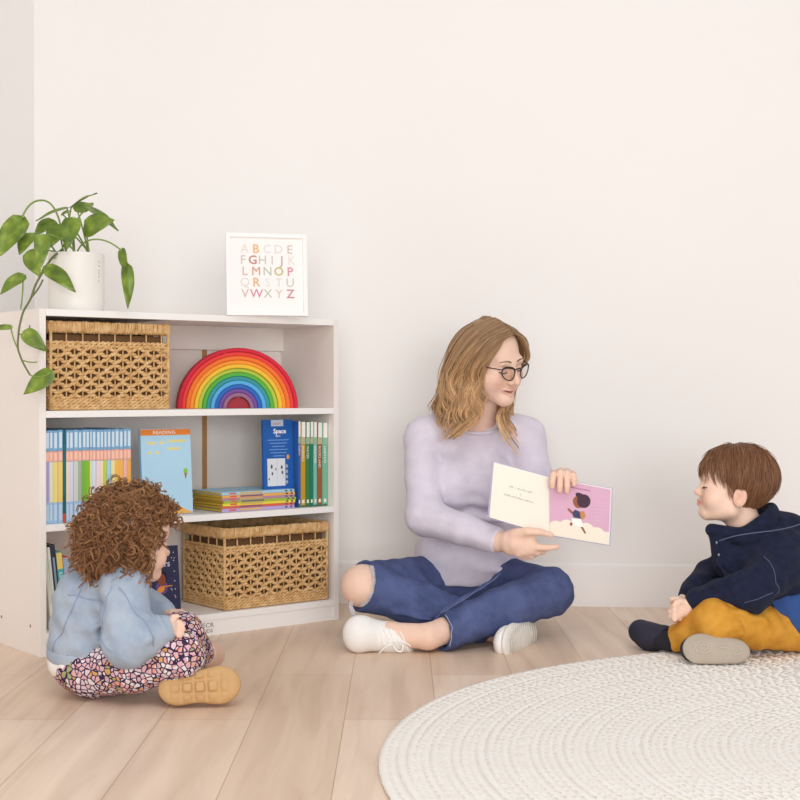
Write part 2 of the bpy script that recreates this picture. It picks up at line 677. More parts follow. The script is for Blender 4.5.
def basket(label, s0, s1, d0, dep, h, z):
    w = s1 - s0
    t = thing('wicker_basket', label, 'basket', S((s0 + s1) / 2, d0 + dep / 2, z + 0.0006), ANG, 'wicker baskets in the bookcase')
    ps = basket_meshes(w, dep, h)
    for k in ('base', 'stakes', 'weave', 'rim'):
        ps[k].build({'stakes': 'stake_frame', 'weave': 'weave', 'rim': 'rim', 'base': 'base'}[k], m_wick, t, smooth=(k != 'base'))
    ps['shade_sheets'].build('shade_sheets', plain('#6a4a2c', .8, noise=.2, nscale=60), t)
    return t


basket('open-weave wicker basket on the top shelf, beside the toy rainbow', s_at(47.5, 0.02) + 0.006, s_at(169, 0.02), 0.016, 0.235, 0.236, Z_TOP)
basket('open-weave wicker basket on the bottom shelf, below the stacked books', s_at(223, 0.02), s_at(327, 0.02), 0.014, 0.235, 0.236, Z_BOT)

# ================================================================== toy rainbow: nesting wooden arches
ACOL = [('#d3263f', 'crimson'), ('#ea4340', 'red'), ('#f2762f', 'orange'), ('#f49a35', 'light orange'), ('#f0c23a', 'yellow'), ('#b4cb46', 'lime green'),
        ('#57b045', 'green'), ('#3a97a0', 'teal'), ('#58aee2', 'sky blue'), ('#2c68bd', 'blue'), ('#75509f', 'purple'), ('#9c6a8a', 'mauve')]
rc_d = 0.115
rc_s = s_at(237, rc_d)
r_out, t_arch = 0.178, 0.0116
RBROT = ANG - math.radians(24)
for k, (c, nm) in enumerate(ACOL):
    ro = r_out - k * 0.0120
    ri = ro - t_arch
    mb = MB()
    prof = []
    N = 40
    hw = 0.033
    bv = 0.0018
    sec = [(ri, -hw + bv), (ri + bv, -hw), (ro - bv, -hw), (ro, -hw + bv), (ro, hw - bv), (ro - bv, hw), (ri + bv, hw), (ri, hw - bv)]
    v = []
    for i in range(N + 1):
        a = PI * i / N
        for (rr, yy) in sec:
            v.append((rr * math.cos(a), yy, rr * math.sin(a)))
    ns = len(sec)
    f = [[i * ns + j, i * ns + (j + 1) % ns, (i + 1) * ns + (j + 1) % ns, (i + 1) * ns + j] for i in range(N) for j in range(ns)]
    f += [list(range(ns))[::-1], [N * ns + j for j in range(ns)]]
    mb.add(v, f)
    o = mb.build('rainbow_arch', plain(c, 0.6, noise=0.06, nscale=25, spec=0.25), smooth=True, autosmooth=0.6)
    yo = [0, 0.003, -0.002, 0.002, -0.003, 0.004, 0, 0.002, -0.002, 0.001, 0.003, 0][k]
    o.location = S(rc_s, rc_d, Z_TOP + 0.0004) + np.array([-math.sin(RBROT), math.cos(RBROT), 0]) * yo
    o.rotation_euler = (0, 0, RBROT)
    pos = 'outermost' if k == 0 else ('innermost hollow' if k == 11 else '')
    tag(o, (pos + ' ' if pos else '') + nm + ' wooden arch of the toy rainbow on the top shelf', 'toy arch', 'arches of the toy rainbow')
mb = MB()
poly = [(0.0325 * math.cos(PI * i / 24), 0.0325 * math.sin(PI * i / 24)) for i in range(25)]
mb.prism(poly, -0.022, 0.030, M=frame((0, 0, 0), (1, 0, 0), (0, 0, 1), (0, -1, 0)))
o = mb.build('rainbow_core', plain('#a8323f', 0.6, noise=0.06, nscale=25, spec=0.25))
o.location = S(rc_s, rc_d, Z_TOP + 0.0004) + np.array([-math.sin(RBROT), math.cos(RBROT), 0]) * 0.008
o.rotation_euler = (0, 0, RBROT)
tag(o, 'solid dark red half-disc at the heart of the toy rainbow', 'toy arch', 'arches of the toy rainbow')

# ================================================================== books
m_page = plain('#e9e0c9', 0.8, noise=0.06, nscale=150)
m_pageY = plain('#cfa93a', 0.75, noise=0.12, nscale=120)


def closed_book(name, label, cat, w, t, h, cover, page=None, loc=(0, 0, 0), rot=(0, 0, 0), group=None, spine_bands=None, extra=None, mats=None, ct=0.0014):
    """a closed book standing upright: x = thickness (0..t), y = depth (0..w) from the spine, z = height (0..h); spine faces -y"""
    o = thing(name, label, cat, loc, group=group, rot=rot)
    cv = MB()
    ms = [cover]
    cv.box(0, ct, 0, w, 0, h, bev=.0003)
    cv.box(t - ct, t, 0, w, 0, h, bev=.0003)
    cv.box(0.0001, t - .0001, 0, ct, 0, h, bev=.0003)
    c = cv.build('cover', ms, o)
    MB().box(ct, t - ct, ct, w - .003, .003, h - .003).build('page_block', page or m_page, o)
    if spine_bands:
        sb = MB()
        bm_ = []
        for i, (z0, z1, col, x0, x1) in enumerate(spine_bands):
            sb.box(t * x0, t * x1, -0.0003 - .00025 * i, 0.0002, h * z0, h * z1, m=i)
            bm_.append(plain(col, 0.5))
        sb.build('spine_print', bm_, c)
    if extra:
        extra(c, o, w, t, h)
    return o


def lettered(c, t, h, z, size, s, col, m=None):
    mb = MB()
    put_text(mb, s, size, frame((t / 2 - size * .36, -0.0006, z), (0, 0, -1), (1, 0, 0), (0, -1, 0)))
    mb.build('spine_lettering', plain(col, 0.5), c)


# --- the row of thin blue-topped readers at the left of the middle shelf
row = [('#4c3f8f', 12, 'dark purple'), ('#b3a0d6', 34, 'lilac'), ('#dfe3c6', 26, 'pale green'), ('#f0d884', 33, 'pale yellow'), ('#f1d273', 32, 'soft yellow'),
       ('#1f5f66', 24, 'dark teal'), ('#e8e0bf', 21, 'cream'), ('#dcd8ef', 31, 'pale lavender'), ('#cfd6d2', 33, 'pale grey'), ('#a9b89f', 27, 'grey green'),
       ('#7bbd2c', 28, 'bright green'), ('#86c23a', 27, 'leaf green'), ('#ebdfae', 17, 'straw'), ('#d6e4ef', 28, 'ice blue'), ('#efdadf', 30, 'blush pink'),
       ('#f3e1b6', 25, 'ivory'), ('#bcd35d', 25, 'lime'), ('#a9d7ea', 27, 'aqua'), ('#efe3a6', 28, 'butter yellow'), ('#f2bd58', 32, 'amber'), ('#f4b95a', 31, 'golden orange'),
       ('#f1b7ac', 26, 'peach pink'), ('#f0ae55', 31, 'orange yellow')]
dR = 0.024
sa, sb_ = TH + 0.0015, s_at(131.0, dR)
tot = sum(r_[1] for r_ in row)
cur = sa
m_bcov = plain('#7ea9cf', 0.5)
ordn = ['first', 'second', 'third', 'fourth', 'fifth', 'sixth', 'seventh', 'eighth', 'ninth', 'tenth', 'eleventh', 'twelfth', 'thirteenth', 'fourteenth',
        'fifteenth', 'sixteenth', 'seventeenth', 'eighteenth', 'nineteenth', 'twentieth', 'twenty-first', 'twenty-second', 'twenty-third']
for k, (c, wd_, nm) in enumerate(row):
    t = (sb_ - sa) * wd_ / tot - 0.0003
    h = 0.2455 + random.uniform(-0.0012, 0.0012)
    if nm == 'dark teal':
        bands = [(0, 0.10, '#c9523c', 0, 1), (0.10, 1.0, '#1f5f66', 0.02, 0.98), (0.3, 0.85, '#2c7076', 0.3, 0.7)]
        cov = plain('#1f5f66', 0.5)
        lab = 'dark teal book with an orange foot among the pale spines on the middle shelf'
    else:
        bands = [(0, 0.225, '#9fc3e3', 0.03, 0.97), (0.03, 0.2, '#c3d7ea', 0.25, 0.8), (0.225, 0.66, c, 0.02, 0.98), (0.665, 0.775, '#f2b19a', 0.02, 0.98), (0.68, 0.76, '#f7cdbb', 0.3, 0.75),
                 (0.78, 1.0, '#7fadd2', 0.03, 0.97), (0.81, 0.975, '#d3e5ef', 0.22, 0.82)]
        cov = m_bcov
        lab = nm + ' spined thin reader, ' + ordn[k] + ' book from the left panel on the middle shelf'

    closed_book('thin_book', lab, 'book', 0.19, t, h, cov, loc=S(cur, dR + random.uniform(0, .003), Z_MID + .0004), rot=(0, 0, ANG), group='thin readers on the middle shelf', spine_bands=bands)
    cur += t + 0.0003


# --- pale blue picture book facing out
def front_book(name, label, s0, s1, d, z, h, t, mats_cover, lean, deco, rz=0.0, group=None, page=None):
    """a book that shows its front cover: x = width, y = thickness (front at y = 0), z = height"""
    wdt = s1 - s0
    o = thing(name, label, 'book', S(s0, d, z + 0.0006 + t * math.sin(lean)), group=group, rot=Euler((-lean, 0, ANG + rz)))
    cv = MB()
    cv.box(0, wdt, 0, .0016, 0, h, bev=.0004)
    cv.box(0, wdt, t - .0016, t, 0, h, bev=.0004)
    cv.box(0, .0016, 0.0001, t - .0001, 0, h, bev=.0004)
    c = cv.build('cover', mats_cover, o)
    MB().box(.0016, wdt - .003, .0016, t - .0016, .002, h - .003).build('page_block', page or m_page, o)
    deco(c, wdt, h)
    return o


def FM(x, z, y=-0.0004):
    return frame((x, y, z), (1, 0, 0), (0, 0, 1), (0, -1, 0))


def blob(mb, cx, cz, rx, rz, m, y, n=20, a0=0.0, a1=2 * PI, rot=0.0):
    pl = []
    for i in range(n):
        a = a0 + (a1 - a0) * i / (n - (0 if abs(a1 - a0 - 2 * PI) < 1e-6 else 1))
        x, z = rx * math.cos(a), rz * math.sin(a)
        pl.append((cx + x * math.cos(rot) - z * math.sin(rot), cz + x * math.sin(rot) + z * math.cos(rot)))
    mb.prism(pl, 0, 0.0002, m, frame((0, y, 0), (1, 0, 0), (0, 0, 1), (0, -1, 0)))


def deco_pale(c, w, h):
    mb = MB()
    ms = [plain('#ee8a35', .5), plain('#ffffff', .5), plain('#e9dc9a', .5), plain('#8ccf4c', .5), plain('#a5713f', .5), plain('#efb35c', .5)]
    mb.box(0, w, -.0003, 0, h * .925, h * .995, 0)
    put_text(mb, 'READING', h * .052, FM(w * .24, h * .94, -.0005), 1, sx=1.35)
    for (a, b_, z) in ((.12, .30, .82), (.36, .47, .825), (.55, .9, .84), (.13, .20, .71), (.28, .36, .71), (.52, .78, .75)):
        mb.box(w * a, w * b_, -.0003, 0, h * z, h * (z + .03), 2)
    blob(mb, w * .875, h * .50, w * .045, w * .05, 3, -.0002)
    mb.prism([(w * .845, h * .475), (w * .905, h * .475), (w * .872, h * .40)], 0, .0002, 4, frame((0, -.0003, 0), (1, 0, 0), (0, 0, 1), (0, -1, 0)))
    pl = [(w * .3, 0.001), (w, 0.001)] + [(w * (1 - .7 * i / 16), h * (.015 + .16 * math.sin(PI * i / 32) ** 1.3)) for i in range(17)]
    mb.prism(pl, 0, .0002, 5, frame((0, -.0002, 0), (1, 0, 0), (0, 0, 1), (0, -1, 0)))
    mb.build('cover_print', ms, c)


dP = 0.055
front_book('picture_book', 'pale blue picture book with an orange top band, facing out from the middle shelf', s_at(143, dP), s_at(193, dP), dP, Z_MID, 0.242, 0.012,
           plain('#b5dcf2', .45), math.radians(4), deco_pale)


def deco_blue(c, w, h):
    mb = MB()
    ms = [plain('#c3cfdc', .5), plain('#ffffff', .5), plain('#dfe3e8', .5), plain('#4d5866', .5), plain('#7fa8dc', .5), plain('#e8a45c', .5), plain('#a9b4c6', .5), plain('#c9695f', .5)]
    mb.box(w * .27, w * .68, -.0003, 0, h * .925, h * .997, 0)
    put_text(mb, 'readers', h * .036, FM(w * .33, h * .945, -.0005), 7, sx=1.0)
    put_text(mb, 'Space', h * .075, FM(w * .34, h * .845, -.0004), 1, bold=.0004, sx=1.0)
    put_text(mb, 'facts', h * .034, FM(w * .42, h * .805, -.0004), 1)
    for i, (a, b_) in enumerate(((.15, .86), (.22, .8), (.3, .72), (.2, .82), (.24, .78), (.33, .7))):
        mb.box(w * a, w * b_, -.0003, 0, h * (.765 - .036 * i), h * (.773 - .036 * i), 4)
    mb.box(w * .12, w * .72, -.0003, 0, h * .25, h * .56, 2)
    mb.box(w * .445, w * .452, -.0005, 0, h * .25, h * .56, 6)
    for (x, z, r_) in ((.26, .47, .035), (.40, .44, .02), (.28, .39, .028), (.6, .46, .032), (.62, .40, .03), (.17, .33, .02)):
        blob(mb, w * x, h * z, w * r_, h * r_ * .7, 3, -.0005, 10)
    blob(mb, w * .82, h * .575, w * .05, h * .028, 5, -.0003, 8)
    for z in (.47, .41, .35, .29):
        blob(mb, w * .77, h * z, w * .04, h * .022, 6, -.0003, 10)
    mb.build('cover_print', ms, c)


dB = 0.045
front_book('picture_book', 'upright deep blue book standing behind the flat stack on the middle shelf', s_at(264.5, dB), s_at(297.5, 0.030) - .002, dB, Z_MID, 0.263, 0.010,
           plain('#1f5fae', .4), math.radians(2), deco_blue)

# --- six tall spines beside it
six = [('#2d62ad', 'blue', '#ffffff', 9), ('#c39a2a', 'mustard', '#c39a2a', 17), ('#3f7d46', 'green', '#ffffff', 15), ('#1c7d63', 'emerald', '#1c7d63', 12), ('#7fbfae', 'pale teal', '#ffffff', 13), ('#9a6038', 'brown', '#9a6038', 18), ('#78b79a', 'mint', '#ffffff', 19)]
words6 = ['PLANTS', 'ANIMALS', 'WATER', '', 'WEATHER', 'ROCKS AND', 'HABITATS']
dS = 0.030
s0, s1 = s_at(298.0, dS), s_at(327.5, dS)
tot = sum(q_[3] for q_ in six)
cur = s0
for k, (c, nm, edge, wd_) in enumerate(six):
    t = (s1 - s0) * wd_ / tot - .0004
    h = .258 - .001 * k + random.uniform(-.001, .001)
    bands = [(0.82, 1.0, '#f3f0ea', 0.25, 0.98), (0.74, 0.815, '#b9b48c' if k % 2 else '#93b7a2', 0.1, 0.98), (.045, .085, '#efe6d2', .3, .75), (0.0, .02, '#3e6a56', .1, .9)]

    def ex(c_, o_, w_, t_, h_, k=k):
        if words6[k]:
            lettered(c_, t_, h_, h_ * .72, min(t_ * .95, .0115), words6[k], '#f7f5ef')
    closed_book('tall_book', nm + ' spined tall book in the upright set beside the right panel', 'book', .18, t, h, plain(c, .45), loc=S(cur, dS, Z_MID + .0005), rot=(0, 0, ANG), group='tall books at the right of the middle shelf', spine_bands=bands, extra=ex)
    cur += t + .0004

# --- flat stack
stack = [('#b9a6d8', 'lilac', 9.5), ('#e0664f', 'red', 7), ('#efdf4e', 'bright yellow', 8), ('#9ebf4a', 'green', 7), ('#b98aa6', 'mauve', 7), ('#eab065', 'orange', 8), ('#a9d2e6', 'pale blue', 8)]
posn = ['lowest', 'second from the bottom', 'third from the bottom', 'middle', 'third from the top', 'second from the top', 'topmost']
dK = 0.022
k0, k1 = s_at(222.5, dK), s_at(295, dK)
zc = Z_MID + .0004
for k, (c, nm, th_) in enumerate(stack):
    t = th_ * 0.0011 * 0.93
    wob_ = random.uniform(-.003, .003)
    o = thing('flat_book', nm + ' spined book lying flat, ' + posn[k] + ' of its stack', 'book', S(k0 + wob_, dK + random.uniform(-.002, .003), zc), ANG, 'flat stack of books on the middle shelf')
    wv, dv_ = k1 - k0, 0.17
    covm = plain(c, .45)
    cv = MB()
    cv.box(0, wv, 0, dv_, 0, .0012, m=1 if k != 6 else 0)
    cv.box(0, wv, 0, dv_, t - .0012, t, m=0 if k == 6 else 1)
    cv.box(0, wv, -.0004, .0012, 0.0001, t - .0001, m=0)
    cvo = cv.build('cover', [covm, plain('#3f7389', .5) if k in (0, 6) else plain('#a98a2c', .5)], o)
    sp = MB()
    for x0, x1, cc in ((.10, .19, 0), (.24, .55, 1), (.87, .90, 2), (.94, .97, 2)):
        sp.box(wv * x0, wv * x1, -.0007, -.0003, t * .25, t * .8, m=cc)
    sp.build('spine_print', [plain('#d9695a', .5), plain('#7c5d78' if k % 2 else '#d7b46a', .5), plain('#4b4a66', .5)], cvo)
    MB().box(.0008, wv - .002, .0012, dv_ - .003, .0012, t - .0012).build('page_block', m_pageY, o)
    zc += t + .0002


# --- dark storybook standing on the bottom shelf behind the child
def deco_dark(c, w, h):
    mb = MB()
    ms = [plain('#d8d6e6', .5), plain('#8b4a35', .5), plain('#1d1a2c', .5), plain('#6b4a86', .5), plain('#e9943e', .5)]
    rs = random.Random(4)
    for i in range(16):
        x, z = rs.uniform(.06, .95), rs.uniform(.2, .97)
        if .25 < x < .72 and z < .75:
            continue
        blob(mb, w * x, h * z, .0016, .0016, 0, -.0003, 6)
    for z in (.90, .78, .62, .48, .36, .24):
        blob(mb, w * .86, h * z, .0018, .0018, 0, -.0003, 6)
    put_text(mb, 'Stars', h * .13, FM(w * .30, h * .70, -.0004), 0, bold=.0003)
    blob(mb, w * .48, h * .40, w * .17, h * .105, 3, -.0002)
    blob(mb, w * .48, h * .545, w * .155, h * .115, 2, -.0003)
    blob(mb, w * .48, h * .51, w * .12, h * .09, 1, -.0005)
    blob(mb, w * .45, h * .37, w * .12, h * .045, 4, -.0006, rot=.5)
    mb.box(w * .5, w * .78, -.0008, -.0006, h * .405, h * .42, 4)
    mb.build('cover_print', ms, c)


dD = 0.06
front_book('storybook', 'dark navy starry storybook standing on the bottom shelf left of the wicker basket', s_at(146, dD), s_at(181, dD), dD, Z_BOT, 0.192, 0.014, plain('#2f3050', .45), math.radians(6), deco_dark)

# --- leaning books at the left of the bottom shelf
lean = [('#e6e2d6', 'tall cream', .010, .232, None, 6, ''), ('#e3e8e2', 'white', .008, .22, None, 6, ''), ('#2e3340', 'charcoal', .014, .226, None, 6, ''),
        ('#4db0b5', 'teal', .017, .205, '#f0cf6d', 6, 'KINDNESS'), ('#d9532f', 'orange red', .018, .190, '#9fb7d3', 6, 'BIG FEELINGS')]
xb = TH + .003 + .233 * math.sin(math.radians(6))
for k, (c, nm, t, h, top, a, wds) in enumerate(lean):
    def ex2(c_, o_, w_, t_, h_, wds=wds):
        if wds:
            lettered(c_, t_, h_, h_ * .74, t_ * .8, wds, '#f4f1ea')
    bands = [(.78, .99, top, .05, .95)] if top else [(.3, .85, '#8a97ad' if nm == 'charcoal' else '#cfd6c6', .3, .7)]
    closed_book('leaning_book', nm + ' spined book leaning behind the child at the left of the bottom shelf', 'book', .17, t, h, plain(c, .5), loc=S(xb, .03, Z_BOT + .001 + t * math.sin(math.radians(a)) * 0.02), rot=Euler((0, math.radians(-a), ANG)),
                group='books leaning on the bottom shelf', spine_bands=bands, extra=ex2)
    xb += t / math.cos(math.radians(a)) + .0006

# ================================================================== things on top
# alphabet print in a white frame
fx0, fx1 = s_at(230, .1), s_at(304, .1)
fw = 0.235
fh = 0.240
FRY = math.radians(14)
ctr = P(267.5, 315, 4.02)
fr = thing('framed_print', 'white framed pastel alphabet print standing on the bookcase top', 'picture', (ctr[0], ctr[1], BH + .0006), rot=Euler((math.radians(-6), 0, FRY)))
m_frame = plain('#f5f4f3', .35)
mb = MB()
bw_, dpt = .012, .016
mb.box(-fw / 2, fw / 2, -dpt / 2, dpt / 2, 0, bw_, bev=.001)
mb.box(-fw / 2, fw / 2, -dpt / 2, dpt / 2, fh - bw_, fh, bev=.001)
mb.box(-fw / 2, -fw / 2 + bw_, -dpt / 2, dpt / 2, bw_ - .001, fh - bw_ + .001, bev=.001)
mb.box(fw / 2 - bw_, fw / 2, -dpt / 2, dpt / 2, bw_ - .001, fh - bw_ + .001, bev=.001)
mb.build('frame', m_frame, fr)
sheet = MB().box(-fw / 2 + .009, fw / 2 - .009, .0005, .003, .009, fh - .009).build('paper_sheet', plain('#f8f5f3', .8), fr)
LT = [('A', '#ecdcd6'), ('B', '#edbb86'), ('C', '#e5e1e3'), ('D', '#e8dcda'), ('E', '#d7c6bd'),
      ('F', '#d4c6be'), ('G', '#cb8f86'), ('H', '#c9c9c0'), ('I', '#d2cdc6'), ('J', '#c4a79e'), ('K', '#e8e4dd'),
      ('L', '#dfb3b6'), ('M', '#d59a80'), ('N', '#c2c6b6'), ('O', '#d0bf83'), ('P', '#dd9aa8'),
      ('Q', '#e6dcd9'), ('R', '#e9b98d'), ('S', '#e9e3e6'), ('T', '#e6e0dc'), ('U', '#cfccbf'),
      ('V', '#dcb9b8'), ('W', '#d487a0'), ('X', '#c4cbbd'), ('Y', '#e8c9bf'), ('Z', '#cf98a0')]
mb = MB()
ms = []
rows_ = [LT[0:5], LT[5:11], LT[11:16], LT[16:21], LT[21:26]]
for r_, rw in enumerate(rows_):
    zz = fh * (.765 - .136 * r_)
    n_ = len(rw)
    wrow = fw * (.56 if n_ == 5 else .60)
    for i, (ch, cc) in enumerate(rw):
        xx = -wrow / 2 + wrow * i / (n_ - 1) + fw * .01
        put_text(mb, ch, .036, frame((xx, -.0002, zz), (1, 0, 0), (0, 0, 1), (0, -1, 0)), len(ms), align='CENTER', bold=.0006 if ch in 'BGOPRZ' else (0.0 if ch in 'MW' else .0001))
        ms.append(plain(cc, .8))
mb.build('alphabet_lettering', ms, sheet)
m_glass, nt, b = new_mat('clear_glazing')
b.inputs['Roughness'].default_value = 0.02
setin(b, 'Transmission Weight', 1.0)
setin(b, 'IOR', 1.02)

# ------------------------------------------------------------------ potted pothos
potc = P(76.5, 307, 3.83)
pt_ = thing('potted_pothos', 'trailing green pothos in a white pot on the left of the bookcase top', 'plant', (potc[0], potc[1], BH + .0004))
PR, PH = 0.076, 0.160
prof = [(0.0, 0.0), (PR * .93, 0.0), (PR * .97, .004), (PR, .02), (PR, PH - .004), (PR * .99, PH), (PR * .95, PH), (PR * .94, PH - .004), (PR * .93, .02), (0, .015)]
m_pot = plain('#f1ece6', .45, spec=.35)
po = MB().lathe(prof, 56).build('pot', m_pot, pt_, smooth=True, autosmooth=.7)
mb = MB()
for i, z in enumerate((.135, .125, .112, .104, .095, .083)):
    a = math.radians(-25)
    mb.ell((PR * math.cos(a), PR * math.sin(a), z), (.0012, .0022, .003), nu=8, nv=6)
mb.build('pot_mark', plain('#b9b2ab', .6), po, smooth=True)
MB().lathe([(0, .138), (PR * .9, .136), (PR * .935, .132)], 40).build('soil', plain('#4a3a2b', .95, noise=.4, nscale=120, bump=.8, bscale=150), pt_, smooth=True)

m_leaf, nt, b = new_mat('pothos_leaf')
tcn = nd(nt, 'TexCoord')
nz = nd(nt, 'TexNoise')
nz.inputs['Scale'].default_value = 28
nz.inputs['Detail'].default_value = 3
nt.links.new(tcn.outputs['Object'], nz.inputs['Vector'])
rp = ramp(nt, [(0.3, '#4a5f18'), (0.48, '#667f22'), (0.62, '#7d9430'), (0.8, '#adb95a')])
nt.links.new(nz.outputs['Fac'], rp.inputs[0])
nt.links.new(rp.outputs[0], b.inputs['Base Color'])
b.inputs['Roughness'].default_value = .38
setin(b, 'Subsurface Weight', 0.0)
m_stem = plain('#7f9a48', .5, noise=.1)
m_vine = plain('#6d7140', .55, noise=.2)

leaves, stems, vines = MB(), MB(), MB()


def bez(a, b_, c, d, n=12):
    t = np.linspace(0, 1, n)[:, None]
    a, b_, c, d = map(np.asarray, (a, b_, c, d))
    return (1 - t) ** 3 * a + 3 * (1 - t) ** 2 * t * b_ + 3 * (1 - t) * t * t * c + t ** 3 * d


def leaf(base, tip, hw, facing=(0, -1, .25), curl=.15, fold=.25):
    """heart-shaped blade from base to tip, half width hw, its upper side towards facing"""
    base, tip = np.asarray(base), np.asarray(tip)
    ax = tip - base
    L = np.linalg.norm(ax)
    ax /= L
    fc = np.asarray(facing, float)
    fc = fc - ax * np.dot(fc, ax)
    fc /= np.linalg.norm(fc)
    sd = np.cross(ax, fc)
    nu, nv = 15, 9
    vs = []
    for i in range(nu):
        u = i / (nu - 1)
        wv = (np.sin(PI * min(1, (u + .06) / 1.06) ** .62) ** .85) * hw if 0 < u < 1 else 0.0008
        back = -0.10 * L * (1 - u) ** 6            # lobes behind the stalk
        droop = curl * L * (u ** 2)
        for j in range(nv):
            v = -1 + 2 * j / (nv - 1)
            p = base + ax * (u * L + back * abs(v)) + sd * wv * v + fc * (-droop + fold * wv * abs(v) - .12 * hw * (abs(v) ** 3) + .05 * hw * math.sin(9 * u + 3 * v))
            vs.append(p)
    q = [[i * nv + j, i * nv + j + 1, (i + 1) * nv + j + 1, (i + 1) * nv + j] for i in range(nu - 1) for j in range(nv - 1)]
    b0 = np.array(vs)
    k = len(b0)
    back_ = b0 - fc * 0.0006
    leaves.add(np.concatenate([b0, back_]), q + [[k + a for a in f_[::-1]] for f_ in q])


def petiole(a, b_, up=.03, r=.0022, mbx=None):
    a, b_ = np.asarray(a), np.asarray(b_)
    m1 = a + (b_ - a) * .25 + np.array([0, 0, up])
    m2 = a + (b_ - a) * .75 + np.array([0, 0, up])
    (mbx or stems).tube(bez(a, m1, m2, b_), np.linspace(r * 1.15, r * .85, 12), 7)


YP = potc[1]
PX = 1395 / YP
crown = lambda dx, dy, z=.140: np.array([potc[0] + dx, potc[1] + dy, BH + z])
# (base px, base py, tip px, tip py, half width px, Y base, Y tip, facing, petiole rise, fold)
LV = [
    (22, 219, -6, 256, 12.5, 3.70, 3.66, (.2, -.7, .6), None, .2),
    (72, 207, 95, 190, 6.5, 3.82, 3.80, (-.2, -.35, .9), .03, .35),
    (67, 208, 35, 217, 5.5, 3.80, 3.76, (.0, -.30, .9), .03, .3),
    (77, 210, 94, 201, 8.5, 3.86, 3.90, (.1, -.75, .6), .02, .2),
    (89, 208, 120, 226, 7.0, 3.80, 3.76, (.3, -.4, .85), .03, .3),
    (85, 229, 111, 218, 12.0, 3.78, 3.74, (-.1, -.9, .35), .02, .25),
    (73, 219, 66, 247, 10.0, 3.76, 3.72, (0, -1, .2), .02, .2),
    (54, 221, 34, 232, 9.0, 3.80, 3.76, (-.1, -.85, .5), .03, .2),
    (60, 226, 48, 246, 9.5, 3.76, 3.72, (.1, -.9, .4), .02, .2),
    (31, 234, 18, 252, 9.0, 3.72, 3.68, (-.2, -.9, .4), .03, .2),
    (43, 236, 41, 265, 8.0, 3.70, 3.66, (.2, -1, .2), .03, .25),
    (29, 252, 38, 275, 9.0, 3.69, 3.65, (-.2, -1, .2), .02, .2),
    (47, 267, 76, 288, 9.5, 3.68, 3.65, (.1, -.7, .7), .02, .2),
    (23, 275, -1, 291, 8.5, 3.67, 3.63, (-.2, -.8, .5), None, .2),
    (122, 250, 126, 274, 5.5, 3.74, 3.72, (-.5, -.8, .2), None, .35),
    (127, 266, 130, 307, 6.8, 3.725, 3.70, (.5, -.85, .1), None, .3),
    (62, 214, 71, 210, 4.0, 3.78, 3.77, (0, -.6, .8), .02, .2),
    (25, 332, 46, 350, 8.2, 3.60, 3.585, (.1, -.95, .2), None, .15),
    (51, 373, 22, 393, 9.5, 3.58, 3.57, (0, -.95, .25), None, .15),
    (11, 327, -12, 327, 5.0, 3.61, 3.60, (0, -.6, .8), None, .2),
]
for k, (bx, by, tx, ty, hw, Yb, Yt, fc, up, fold) in enumerate(LV):
    B_, T_ = P(bx, by, Yb), P(tx, ty, Yt)
    leaf(B_, T_, hw / 1395 * Yb, fc, .12, fold)
    if up is not None:
        a = crown(.05 * math.cos(k * 2.4), .04 * math.sin(k * 2.4))
        petiole(a, B_, up)
# arching stalk of the big leaf
stems.tube(np.concatenate([bez(crown(-.02, -.02), P(62, 225, 3.78), P(58, 205, 3.76), P(46, 201, 3.74), 10), bez(P(46, 201, 3.74), P(36, 199, 3.72), P(28, 203, 3.71), P(22, 219, 3.70), 10)[1:]]), .0026, 8)
# stalk of the leaf that hangs at the right
stems.tube(np.concatenate([bez(crown(.0, -.02), P(78, 246, 3.78), P(84, 240, 3.77), P(95, 239.5, 3.76), 9), bez(P(95, 239.5, 3.76), P(106, 239, 3.75), P(114, 244, 3.745), P(122, 251, 3.74), 9)[1:]]), .0022, 8)
# trailing vine
vp = [P(62, 250, 3.80), P(52, 258, 3.72), P(43, 272, 3.665), P(36, 284, 3.64), P(31, 299, 3.62), P(23, 312, 3.60), P(19, 329, 3.595), P(17.5, 348, 3.59), P(22.5, 362, 3.585), P(30, 375, 3.58)]
vv = np.array(vp)
tt = np.linspace(0, len(vv) - 1, 60)
sm = np.stack([np.interp(tt, np.arange(len(vv)), vv[:, i]) for i in range(3)], 1)
for _ in range(3):
    sm[1:-1] = (sm[:-2] + sm[1:-1] * 2 + sm[2:]) / 4
vines.tube(sm, np.linspace(.0034, .0024, 60), 8)
vines.tube(bez(P(43, 280, 3.66), P(40, 288, 3.65), P(36, 292, 3.64), P(32, 297, 3.62)), .0024, 7)
stems.tube(bez(P(23, 275, 3.67), P(24, 290, 3.65), P(22, 300, 3.62), P(21, 309, 3.604)), .0020, 7)
stems.tube(bez(P(11, 327, 3.61), P(12, 335, 3.60), P(15, 343, 3.595), P(17.5, 348, 3.59)), .0019, 7)
stems.tube(bez(P(19, 333, 3.594), P(21, 336, 3.594), P(23, 334, 3.597), P(25, 332, 3.60)), .0019, 7)
stems.tube(bez(P(22, 360, 3.585), P(27, 362, 3.58), P(32, 363, 3.575), P(37, 362, 3.57)), .0017, 7)
stems.tube(bez(P(30, 375, 3.58), P(36, 378, 3.578), P(44, 377, 3.578), P(51, 373, 3.58)), .0019, 7)
org = np.array(pt_.location[:])
leaves.build('foliage', m_leaf, pt_, smooth=True, origin=org)
stems.build('leaf_stalks', m_stem, pt_, smooth=True, origin=org)
vines.build('vine', m_vine, pt_, smooth=True, origin=org)
# ================================================================== implicit surfaces -> one continuous mesh
def _a(x):
    return np.asarray(x, float)


